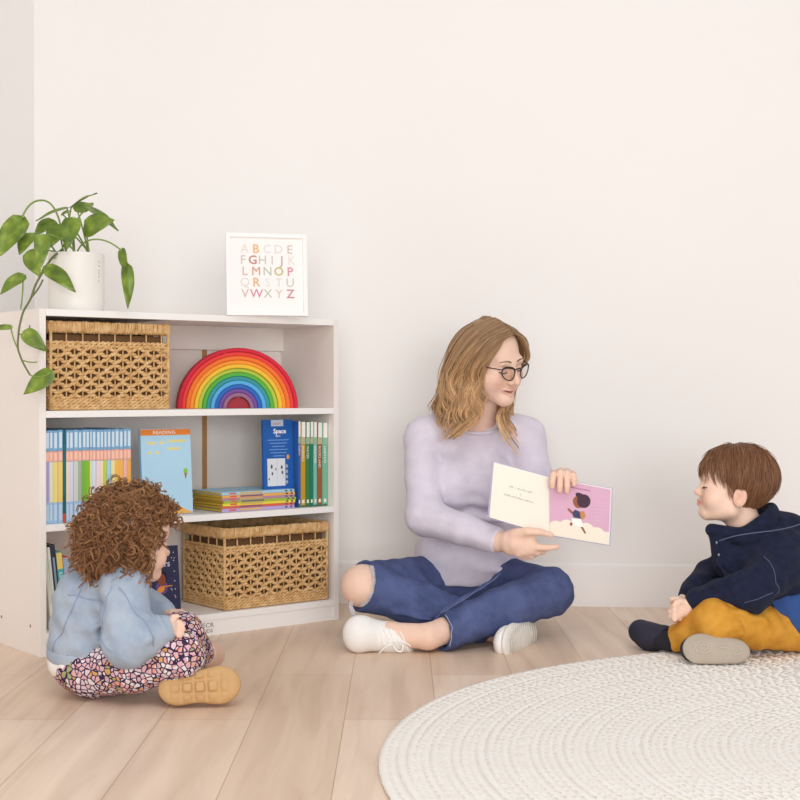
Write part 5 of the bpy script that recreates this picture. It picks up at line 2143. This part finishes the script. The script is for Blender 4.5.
# dark sock at the far ankle
sk = Sdf()
sk.cap(aN, aN + (P(660, 641, 3.705) - aN) * .75, .0295, .030, .004)
sk.plane((0, 0, .0105), (0, 0, -1), .003)
V, Q = sk.mesh(.0026)
mesh_from_arrays('sock', V, Q, plain('#26242e', .9), boy, B_ORG)

# --- eye and brow on both sides
for q_ in (1, -1):
    mb = MB()
    mb.tube(smooth_path([HB(q_ * .019, .0815, -.0175), HB(q_ * .032, .0850, -.0205), HB(q_ * .046, .0760, -.0170)], 10), .0013, 6)
    for i in range(7):
        x = .022 + .0036 * i
        y = .0850 - ((x - .032) / .013) ** 2 * .006
        mb.tube([HB(q_ * x, y, -.0195), HB(q_ * (x + .002), y + .008, -.0225)], [.0006, .0003], 4)
    mb.build('eyelashes', m_dark, boy, smooth=True, origin=B_ORG)
    mb = MB()
    mb.tube(smooth_path([HB(q_ * .016, .0850, .008), HB(q_ * .030, .0855, .0125), HB(q_ * .046, .0760, .0085)], 10), np.linspace(.0018, .0009, 10), 6)
    mb.build('eyebrow', plain('#8a6043', .8), boy, smooth=True, origin=B_ORG)

# --- hair: straight, combed down from a side parting
rs = np.random.default_rng(21)
CR = _a((.012, -.050, .108))            # crown in head units
PT = _a((.028, .055, .100))             # front end of the parting
rad_h = _a((.0850, .1060, .0925))
cen_h = _a((0, -.018, .030))
NH, NPH = 6500, 18
z1 = rs.normal(0, 1, (NH * 5, 3))
z1 /= np.linalg.norm(z1, axis=1, keepdims=True)
# roots over the hairy part of the scalp
ok = ((z1[:, 2] > -.42) | ((z1[:, 1] < -.25) & (z1[:, 2] > -.85))) & ~((z1[:, 1] > .45) & (z1[:, 2] < .42)) & ~((z1[:, 1] > -.02) & (z1[:, 2] < -.02))
rt = z1[ok][:8200]
NH = len(rt)
base = cen_h + rt * rad_h * .97
# flow: away from the parting line / crown
tp = np.clip(((base - CR) @ (PT - CR)) / ((PT - CR) @ (PT - CR)), 0, 1)
near = CR + tp[:, None] * (PT - CR)
flow = base - near
flow += _a((0, .030, 0)) * np.clip(base[:, 1:2] / .06, 0, 1)           # fringe sweeps forward
flow += _a((0, -.010, -.030))
lnh = rs.uniform(.060, .092, NH)
lnh = np.where(base[:, 1] > .02, lnh * 1.0, lnh)
p = base.copy()
path = [p.copy()]
step = lnh / (NPH - 1)
lift = rs.uniform(.000, .012, NH)
for i in range(1, NPH):
    n_ = (p - cen_h) / rad_h ** 2
    n_ /= np.linalg.norm(n_, axis=1, keepdims=True)
    d = flow + _a((0, 0, -.012)) * (i / NPH)
    d = d - n_ * np.sum(d * n_, 1, keepdims=True)
    d /= np.linalg.norm(d, axis=1, keepdims=True) + 1e-9
    p = p + d * step[:, None]
    lv = np.linalg.norm((p - cen_h) / rad_h, axis=1, keepdims=True)
    want = 1.0 + lift * 9 * math.sin(min(1, i / NPH * 1.5) * PI / 2)
    low = p[:, 2:3] < -.01                                             # hang free below the widest part
    tgt = cen_h + (p - cen_h) / lv * want[:, None]
    p = np.where(low, p * .6 + tgt * .4, tgt)
    path.append(p.copy())
path = np.stack(path, 1)
path += rs.normal(0, .0016, (NH, 1, 3)) * np.linspace(.3, 1.6, NPH)[None, :, None]
# keep the face and ears clear
tipz = path[:, -1]
bad = (tipz[:, 1] > .060) & (tipz[:, 2] < -.008)
bad |= (tipz[:, 1] > .022) & (tipz[:, 1] <= .060) & (tipz[:, 2] < -.044)
bad |= (np.abs(tipz[:, 0]) > .06) & (tipz[:, 1] > -.042) & (tipz[:, 1] <= .022) & (tipz[:, 2] < -.012)
bad |= (tipz[:, 2] < -.125)
kp_ = np.ones(NH)
for it in range(6):
    # pull offending hairs back towards their roots
    sc_ = np.where(bad, .82, 1.0)
    kp_ *= sc_
    tt3 = np.linspace(0, 1, NPH)[None, :] * kp_[:, None] * (NPH - 1)
    a0 = np.minimum(tt3.astype(int), NPH - 2)
    ff = (tt3 - a0)[:, :, None]
    rr_ = np.arange(NH)[:, None]
    cut = path[rr_, a0] * (1 - ff) + path[rr_, a0 + 1] * ff
    tipz = cut[:, -1]
    bad = (tipz[:, 1] > .060) & (tipz[:, 2] < -.008)
    bad |= (tipz[:, 1] > .022) & (tipz[:, 1] <= .060) & (tipz[:, 2] < -.044)
    bad |= (np.abs(tipz[:, 0]) > .06) & (tipz[:, 1] > -.042) & (tipz[:, 1] <= .022) & (tipz[:, 2] < -.012)
    bad |= (tipz[:, 2] < -.125)
path = cut[~bad]
W_ = HB.C + (path @ HB.R) * HB.s
t_ = np.linspace(0, 1, NPH)[None, :]
Vh, Qh = strands(W_, .00095 * np.clip(1.1 - .8 * t_ ** 3, .25, 1) * np.ones((len(W_), 1)), 4)
tv = np.repeat(np.broadcast_to(t_, (len(W_), NPH))[:, :, None], 4, 2).reshape(-1)[:, None]
tint = _a([.80, .78, .76]) * (1 - tv) + _a([1.08, 1.04, 1.0]) * tv
cp = Sdf()
cp.ell(HB(*cen_h), rad_h * .985 * HB.s, HB.R, .01)
cp.ell(HB(0, -.055, -.030), _a((.062, .044, .056)) * HB.s, HB.R, .03)
cp.plane(HB(0, .056, .055), HB.R[1] - HB.R[2] * .95, .012)
cp.plane(HB(0, -.040, -.005), HB.R[1] * .8 - HB.R[2] * .8, .012)
Vc, Qc = cp.mesh(.004)
m_hairB = hair_mat('brown_hair', ['#6f4a31', '#8a5f41', '#7b5338', '#9d7150', '#805739'], .38, .45)
mesh_from_arrays('hair', np.concatenate([Vh, Vc]), np.concatenate([Qh, Qc + len(Vh)]), m_hairB, boy, B_ORG, np.concatenate([tint, np.repeat(_a([[.72, .70, .68]]), len(Vc), 0)]))
# ================================================================== curly-haired child seen from behind
G_ORG = (-.66, 3.2, 0.0)
girl = thing('person', 'curly-haired toddler in a denim jacket and floral leggings sitting with her back to the camera', 'person', G_ORG)
HG = HeadFrame((-.604, 3.150, .366), (.86, .50, -.10), (0, 0, 1), .86)

sR, sL = _a((-.612, 3.095, .262)), _a((-.700, 3.262, .262))
eR, eL = _a((-.590, 3.020, .150)), _a((-.600, 3.345, .160))
wR, wL = P(167, 628, 3.055), _a((-.565, 3.310, .165))
hR, hL = _a((-.695, 3.155, .072)), _a((-.705, 3.265, .072))
kR, kL = P(180, 655, 3.075), P(181, 635, 3.270)
aR, aL = _a((-.505, 3.165, .050)), P(199, 655, 3.40)

Gb = Sdf()
Gb.ell((-.680, 3.185, .215), (.072, .086, .085), rotm((.88, .47, 0)), .03)
Gb.ell((-.705, 3.200, .120), (.080, .086, .085), rotm((.88, .47, 0)), .04)
Gb.ell((-.700, 3.205, .075), (.074, .080, .058), rotm((.88, .47, 0)), .04)
Gb.cap(sR, sL, .036, None, .03)
Gb.cap((-.650, 3.175, .270), (-.620, 3.155, .330), .040, .042, .02)
for a, b__, c in ((sR, eR, wR), (sL, eL, wL)):
    Gb.chain([a, b__, c], [.036, .031, .020], .01, .02)
for a, b__, c in ((hR, kR, aR), (hL, kL, aL)):
    Gb.chain([a, b__, c], [.056, .040, .026], .01, .02)
Gb.chain([aR, _a((-.47, 3.125, .05)), _a((-.43, 3.11, .048))], [.025, .024, .018], .008, .01)
Gb.chain([aL, P(207, 656, 3.43), P(212, 656, 3.46)], [.024, .022, .018], .008, .01)
head_sdf(Gb, HG, True)
# right hand resting on the knee
Gb.ecap(wR, P(173, 627, 3.050), .019, .018, .7, (.3, -1, .2), .01)
for i, (x, y) in enumerate(((182.5, 625), (183, 629.5), (182, 634), (179.5, 637.5))):
    Gb.chain([P(174, 624 + i * 2.6, 3.045), P(178.5, y - 2.2, 3.034), P(x, y, 3.036)], [.0068, .0064, .0054], .0015, .005)
Gb.chain([P(170, 622, 3.050), P(173, 617.5, 3.044), P(177, 616.5, 3.044)], [.0075, .0065, .0055], .002, .006)
# left hand
Gb.ecap(wL, _a((-.540, 3.300, .168)), .019, .018, .7, (0, 0, 1), .01)
for i in range(4):
    Gb.chain([_a((-.540, 3.312 - i * .009, .170)), _a((-.520, 3.312 - i * .010, .172)), _a((-.507, 3.311 - i * .010, .162))], [.0066, .0062, .0054], .0015, .005)
Gb.chain([_a((-.550, 3.285, .172)), _a((-.537, 3.274, .174)), _a((-.527, 3.271, .170))], [.0075, .0065, .0055], .002, .006)
V, Q = Gb.mesh(.0025, smooth=2)
col = np.repeat(np.array(lin('#efc9b3')[:3])[None], len(V), 0)
col = face_tint(col, V, HG, lin('#cc8678'), lin('#e29a86'), child=True)
mesh_from_arrays('body', V, Q, m_skin, girl, G_ORG, col)
for q_ in (1, -1):
    mb = MB()
    mb.tube(smooth_path([HG(q_ * .019, .0815, -.0155), HG(q_ * .032, .0850, -.0185), HG(q_ * .046, .0760, -.0150)], 8), .0013, 6)
    mb.build('eyelashes', m_dark, girl, smooth=True, origin=G_ORG)

# --- denim jacket
m_dj = fabric('pale_denim', '#9aa9bd', '#b4c0ce', 16, 1100, .45, .85)
m_djs = plain('#93a5bf', .85)
D = Sdf()
D.ell((-.682, 3.186, .222), (.092, .108, .095), rotm((.88, .47, 0)), .03)
D.ell((-.694, 3.200, .140), (.100, .106, .095), rotm((.88, .47, 0)), .05)
D.ell((-.694, 3.204, .105), (.104, .112, .075), rotm((.88, .47, 0)), .03)
D.cap(sR, sL, .050, None, .035)
for a, b__, c in ((sR, eR, wR), (sL, eL, wL)):
    D.chain([a, a * .5 + b__ * .5, b__], [.050, .052, .052], .012, .03)
    D.chain([b__, b__ * .5 + c * .5, b__ * .12 + c * .88], [.052, .044, .034], .012, .02)
dR_ = (wR - eR) / np.linalg.norm(wR - eR)
# folds
for a, b__, r0 in ((P(62, 640, 3.14), P(108, 622, 3.07), .007), (P(60, 625, 3.16), P(100, 606, 3.09), .006), (P(118, 600, 3.04), P(148, 640, 2.985), .006), (P(122, 648, 2.985), P(158, 634, 3.03), .006),
                   (P(66, 652, 3.13), P(112, 640, 3.07), .006), (P(130, 640, 2.98), P(146, 616, 3.02), .005), (P(62, 600, 3.18), P(84, 580, 3.15), .005)):
    D.cap(a, b__, r0, None, .018)
D.plane((-.71, 3.2, .076), (-.10, -.05, -1), .004)
D.cap((-.650, 3.175, .275), (-.618, 3.155, .35), .044, .050, .006, 's')
D.disp = lambda p: wrinkle(p, [((.4, .3, 1), .040, .0016), ((1, -.3, .5), .055, .0014)], 4)
V, Q = D.mesh(.0036, smooth=2)
dj = mesh_from_arrays('denim_jacket', V, Q, m_dj, girl, G_ORG)
# waistband, cuffs and collar
wb = Sdf()
wb.ell((-.694, 3.204, .100), (.1085, .1165, .074), rotm((.88, .47, 0)), .03)
wb.plane((-.71, 3.2, .071), (-.10, -.05, -1), .003)
wb.plane((-.71, 3.2, .100), (.10, .05, 1), .003)
V, Q = wb.mesh(.003)
wbo = mesh_from_arrays('waistband', V, Q, m_dj, dj, G_ORG)
mb = MB()
for i in range(9):
    a, b__ = P(55 + i * 5.2, 652.5 + i * .35, 3.10), P(57.6 + i * 5.2, 652.6 + i * .35, 3.10)
    mb.tube(on_surface(wb, [a, (a + b__) / 2, b__], .0006, 4), .0010, 5)
mb.build('stitching', m_djs, wbo, smooth=True, origin=G_ORG)
for c, d_ in ((wR, dR_), (wL, (wL - eL) / np.linalg.norm(wL - eL))):
    cf = Sdf()
    cf.cap(c - d_ * .030, c - d_ * .014, .0375, .0365, .002)
    cf.plane(c - d_ * .008, d_, .003)
    cf.plane(c - d_ * .036, -d_, .003)
    V, Q = cf.mesh(.003)
    mesh_from_arrays('cuff', V, Q, m_dj, dj, G_ORG)
cl = Sdf()
for i in range(15):
    a0, a1 = PI * (.05 + 1.35 * i / 15) - 1.9, PI * (.05 + 1.35 * (i + 1) / 15) - 1.9
    f0 = lambda a: _a((-.642, 3.172, .288)) + HG.R[0] * .062 * math.sin(a) - _a((.88, .47, 0)) * .058 * math.cos(a)
    cl.ecap(f0(a0), f0(a1), .028, None, .4, f0(a0) - _a((-.642, 3.172, .288)), .004)
V, Q = cl.mesh(.003)
mesh_from_arrays('collar', V, Q, m_dj, dj, G_ORG)
# stitched seams
mb = MB()


def seam(pts_, rr=.0011, off=.0012, n=26):
    """a seam laid on the jacket's surface"""
    q_ = smooth_path(pts_, n)
    for _ in range(5):
        d_ = D.eval(q_)
        nn_ = normals(D, q_)
        q_ = q_ - nn_ * (d_ - off)[:, None]
    mb.tube(q_, rr, 6)


seam([P(84, 575, 3.10), P(78, 598, 3.10), P(68, 628, 3.12), P(60, 650, 3.14)])
seam([P(112, 585, 3.04), P(106, 606, 3.03), P(112, 630, 3.03), P(122, 646, 3.0)])
seam([P(74, 598, 3.12), P(92, 600, 3.08), P(108, 604, 3.04)])
seam([P(118, 588, 3.03), P(134, 606, 3.0), P(146, 628, 3.0), P(152, 646, 3.0)])
mb.build('seam', m_djs, dj, smooth=True, origin=G_ORG)
mb = MB()
for x, y in ((157, 566), (159, 573), (157, 580)):
    pass
# white shirt hem under the jacket
ws = Sdf()
ws.ell((-.698, 3.202, .078), (.103, .109, .064), rotm((.88, .47, 0)), .02)
ws.plane((-.72, 3.2, .034), (-.05, .05, -1), .004)
ws.plane((-.72, 3.2, .108), (0, 0, 1), .003)
ws.plane((-.655, 3.2, .1), (.88, .20, 0), .006)
ws.disp = lambda p: wrinkle(p, [((1, .2, .2), .03, .0016)], 8)
V, Q = ws.mesh(.0034)
mesh_from_arrays('shirt', V, Q, plain('#f2eee9', .9, bump=.2, bscale=500), girl, G_ORG)

# --- floral leggings
m_flo, nt, b = new_mat('floral_print')
tc = nd(nt, 'TexCoord')
vo = nd(nt, 'TexVoronoi', feature='F1')
vo.inputs['Scale'].default_value = 84
vo.inputs['Randomness'].default_value = .85
nt.links.new(tc.outputs['Object'], vo.inputs['Vector'])
nz = nd(nt, 'TexNoise')
nz.inputs['Scale'].default_value = 18
nz.inputs['Detail'].default_value = 1
nt.links.new(tc.outputs['Object'], nz.inputs['Vector'])
nz2 = nd(nt, 'TexNoise')
nz2.inputs['Scale'].default_value = 190
nt.links.new(tc.outputs['Object'], nz2.inputs['Vector'])
sep = nt.nodes.new('ShaderNodeSeparateColor')
nt.links.new(vo.outputs['Color'], sep.inputs[0])
ad = nd(nt, 'Math', operation='MULTIPLY_ADD')
ad.inputs[1].default_value = .55
nt.links.new(sep.outputs[0], ad.inputs[0])
md = nd(nt, 'Math', operation='MULTIPLY')
md.inputs[1].default_value = .75
nt.links.new(nz.outputs['Fac'], md.inputs[0])
nt.links.new(md.outputs[0], ad.inputs[2])
rp = ramp(nt, [(0.0, '#e9dfe2'), (.42, '#e0c8d0'), (.52, '#dbb0b8'), (.62, '#eae2e6'), (.70, '#e3a596'), (.78, '#dcaeb6'), (.88, '#d6a468'), (.97, '#a3a878')], 'CONSTANT')
nt.links.new(ad.outputs[0], rp.inputs[0])
d2 = nd(nt, 'Math', operation='MULTIPLY_ADD')
d2.inputs[1].default_value = -.20
nt.links.new(nz2.outputs['Fac'], d2.inputs[0])
ve = nd(nt, 'TexVoronoi', feature='DISTANCE_TO_EDGE')
ve.inputs['Scale'].default_value = 84
ve.inputs['Randomness'].default_value = .85
nt.links.new(tc.outputs['Object'], ve.inputs['Vector'])
nt.links.new(ve.outputs['Distance'], d2.inputs[2])
gt = nd(nt, 'Math', operation='LESS_THAN')
gt.inputs[1].default_value = .0
nt.links.new(d2.outputs[0], gt.inputs[0])
mx = nd(nt, 'Mix', data_type='RGBA')
nt.links.new(gt.outputs[0], mx.inputs[0])
nt.links.new(rp.outputs[0], mx.inputs[6])
mx.inputs[7].default_value = lin('#3b2c4c')
nt.links.new(mx.outputs[2], b.inputs['Base Color'])
b.inputs['Roughness'].default_value = .85
setin(b, 'Specular IOR Level', .15)
Lg = Sdf()
Lg.ell((-.702, 3.200, .070), (.094, .098, .066), rotm((.88, .47, 0)), .03)
Lg.chain([hR, hR * .5 + kR * .5 + _a((0, -.012, -.006)), kR], [.068, .062, .050], .01, .03)
Lg.chain([hL, kL], [.066, .050], .01, .03)
Lg.chain([kR, kR * .45 + aR * .55], [.050, .042], .01, .02)
Lg.chain([kL, kL * .5 + aL * .5, aL * .85 + kL * .15], [.050, .044, .042], .01, .02)
for a, b__, r0 in ((P(150, 655, 3.02), P(180, 640, 3.03), .005), (P(168, 622, 3.2), P(190, 636, 3.2), .005)):
    Lg.cap(a, b__, r0, None, .015)
Lg.disp = lambda p: wrinkle(p, [((1, .2, .7), .04, .0012)], 3)
V, Q = Lg.mesh(.0036)
mesh_from_arrays('leggings', V, Q, m_flo, girl, G_ORG)

# --- boots
m_tan = plain('#c9a271', .7, noise=.08, nscale=40, spec=.25)
m_tan2 = plain('#b98f5e', .7)
fG = _a((1, .10, .06))
nG = _a((.05, -.95, .18))
fG = fG / np.linalg.norm(fG)
RG = rotm(fG, nG)
rG = RG[0]
cG = P(199, 687, 3.065)
sh = Sdf()
sh.ell(cG - nG * .028 + fG * .040, (.036, .050, .034), RG, .02)
sh.ell(cG - nG * .028 - fG * .042, (.034, .044, .036), RG, .03)
V, Q = sh.mesh(.003)
s2 = mesh_from_arrays('boot', V, Q, plain('#d3b08a', .7, noise=.05, nscale=60), girl, G_ORG)
sl = Sdf()
sl.ell(cG + fG * .042, (.042, .049, .017), RG, .012)
sl.ell(cG - fG * .044, (.038, .046, .017), RG, .045)
for t_ in (-.066, -.040, -.012, .016, .044, .068):
    for s_ in (-1, 1):
        sl.cap(cG + fG * t_ + rG * s_ * .052 + nG * .015, cG + fG * (t_ + .001) + rG * s_ * .004 + nG * .0175, .0065, .0048, .003, 's')
for s_ in (-.018, .018):
    sl.cap(cG - fG * .08 + rG * s_ * .6 + nG * .0175, cG + fG * .082 + rG * s_ + nG * .0175, .0042, None, .003, 's')
V, Q = sl.mesh(.0024)
mesh_from_arrays('lug_sole', V, Q, m_tan, s2, G_ORG)
sh = Sdf()
sh.cap(P(203, 654, 3.40), P(210, 655, 3.455), .035, .036, .02)
V, Q = sh.mesh(.003)
mesh_from_arrays('boot', V, Q, plain('#d9b9a6', .8, noise=.10, nscale=160), girl, G_ORG)

# --- curls
rs = np.random.default_rng(31)
NC, NPC = 1900, 40
dirs = rs.normal(0, 1, (NC * 5, 3))
dirs /= np.linalg.norm(dirs, axis=1, keepdims=True)
# head axes: x right, y forward, z up; leave the face open
okd = ~((dirs[:, 1] > .50) & (dirs[:, 2] < .35)) & (dirs[:, 2] > -.75) & ~((dirs[:, 1] > .22) & (dirs[:, 2] < .02))
dirs = dirs[okd][:NC]
NC = len(dirs)
root = _a((0, -.012, .030)) + dirs * _a((.078, .096, .086)) * .96
hgt = dirs[:, 2]
ext = rs.uniform(.020, .044, NC) + .004 * np.clip(-dirs[:, 1], 0, 1)
t = np.linspace(0, 1, NPC)
down = np.clip(t, 0, 1)[None, :, None] ** 1.6
axis = dirs[:, None, :] * (t[None, :, None] ** .8) * ext[:, None, None] * 1.15 + _a((0, 0, -1)) * down * (rs.uniform(.015, .060, NC) * np.where(hgt < .35, 1.25, .7))[:, None, None]
axis += rs.normal(0, .012, (NC, 1, 3)) * t[None, :, None]
ctr_ = root[:, None, :] + axis
tg = np.gradient(ctr_, axis=1)
tg /= np.linalg.norm(tg, axis=2, keepdims=True)
rf = rs.normal(0, 1, (NC, 1, 3))
u1 = np.cross(tg, rf)
u1 /= np.linalg.norm(u1, axis=2, keepdims=True)
u2 = np.cross(tg, u1)
cr_ = rs.uniform(.0050, .0100, NC)[:, None]
tn = rs.uniform(1.6, 3.4, NC)[:, None]
phs = rs.uniform(0, 2 * PI, NC)[:, None]
aa = phs + 2 * PI * tn * t[None, :] * rs.choice([-1, 1], NC)[:, None]
rr_ = cr_ * np.clip(t[None, :] * 4, 0, 1)
hx = ctr_ + u1 * (rr_ * np.cos(aa))[:, :, None] + u2 * (rr_ * np.sin(aa))[:, :, None]
# every curl is a bundle of a few hairs
allp, alt = [], []
for kx in range(5):
    of = rs.normal(0, .0012, (NC, 1, 3)) + rs.normal(0, .0012, (NC, 1, 3)) * t[None, :, None]
    allp.append(hx + of)
hp = np.concatenate(allp)
# flyaway wisps
sel = rs.integers(0, NC, 260)
wf = hx[sel] + (dirs[sel][:, None, :] * .016 + rs.normal(0, .006, (260, 1, 3))) * t[None, :, None] ** 1.2
hp = np.concatenate([hp, wf])
Wp = HG.C + (hp @ HG.R) * HG.s
rad = np.concatenate([np.full(NC * 5, .00095), np.full(260, .0006)])[:, None] * np.clip(1.1 - .6 * t[None, :] ** 3, .3, 1)
Vh, Qh = strands(Wp, rad, 4)
tv = np.repeat(np.broadcast_to(t[None, :], (len(Wp), NPC))[:, :, None], 4, 2).reshape(-1)[:, None]
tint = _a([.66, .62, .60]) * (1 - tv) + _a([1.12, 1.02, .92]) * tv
cp = Sdf()
cp.ell(HG(0, -.014, .030), _a((.094, .110, .102)) * HG.s, HG.R, .01)
cp.ell(HG(0, -.050, -.050), _a((.085, .075, .080)) * HG.s, HG.R, .04)
cp.plane(HG(0, .048, .04), HG.R[1] - HG.R[2] * .7, .015)
cp.plane(HG(0, .012, -.03), HG.R[1] - HG.R[2] * .35, .015)
Vc, Qc = cp.mesh(.005)
m_hairG = hair_mat('curly_brown_hair', ['#6a4731', '#876043', '#775238', '#9c7350', '#b08a60', '#7f583d'], .45, .35)
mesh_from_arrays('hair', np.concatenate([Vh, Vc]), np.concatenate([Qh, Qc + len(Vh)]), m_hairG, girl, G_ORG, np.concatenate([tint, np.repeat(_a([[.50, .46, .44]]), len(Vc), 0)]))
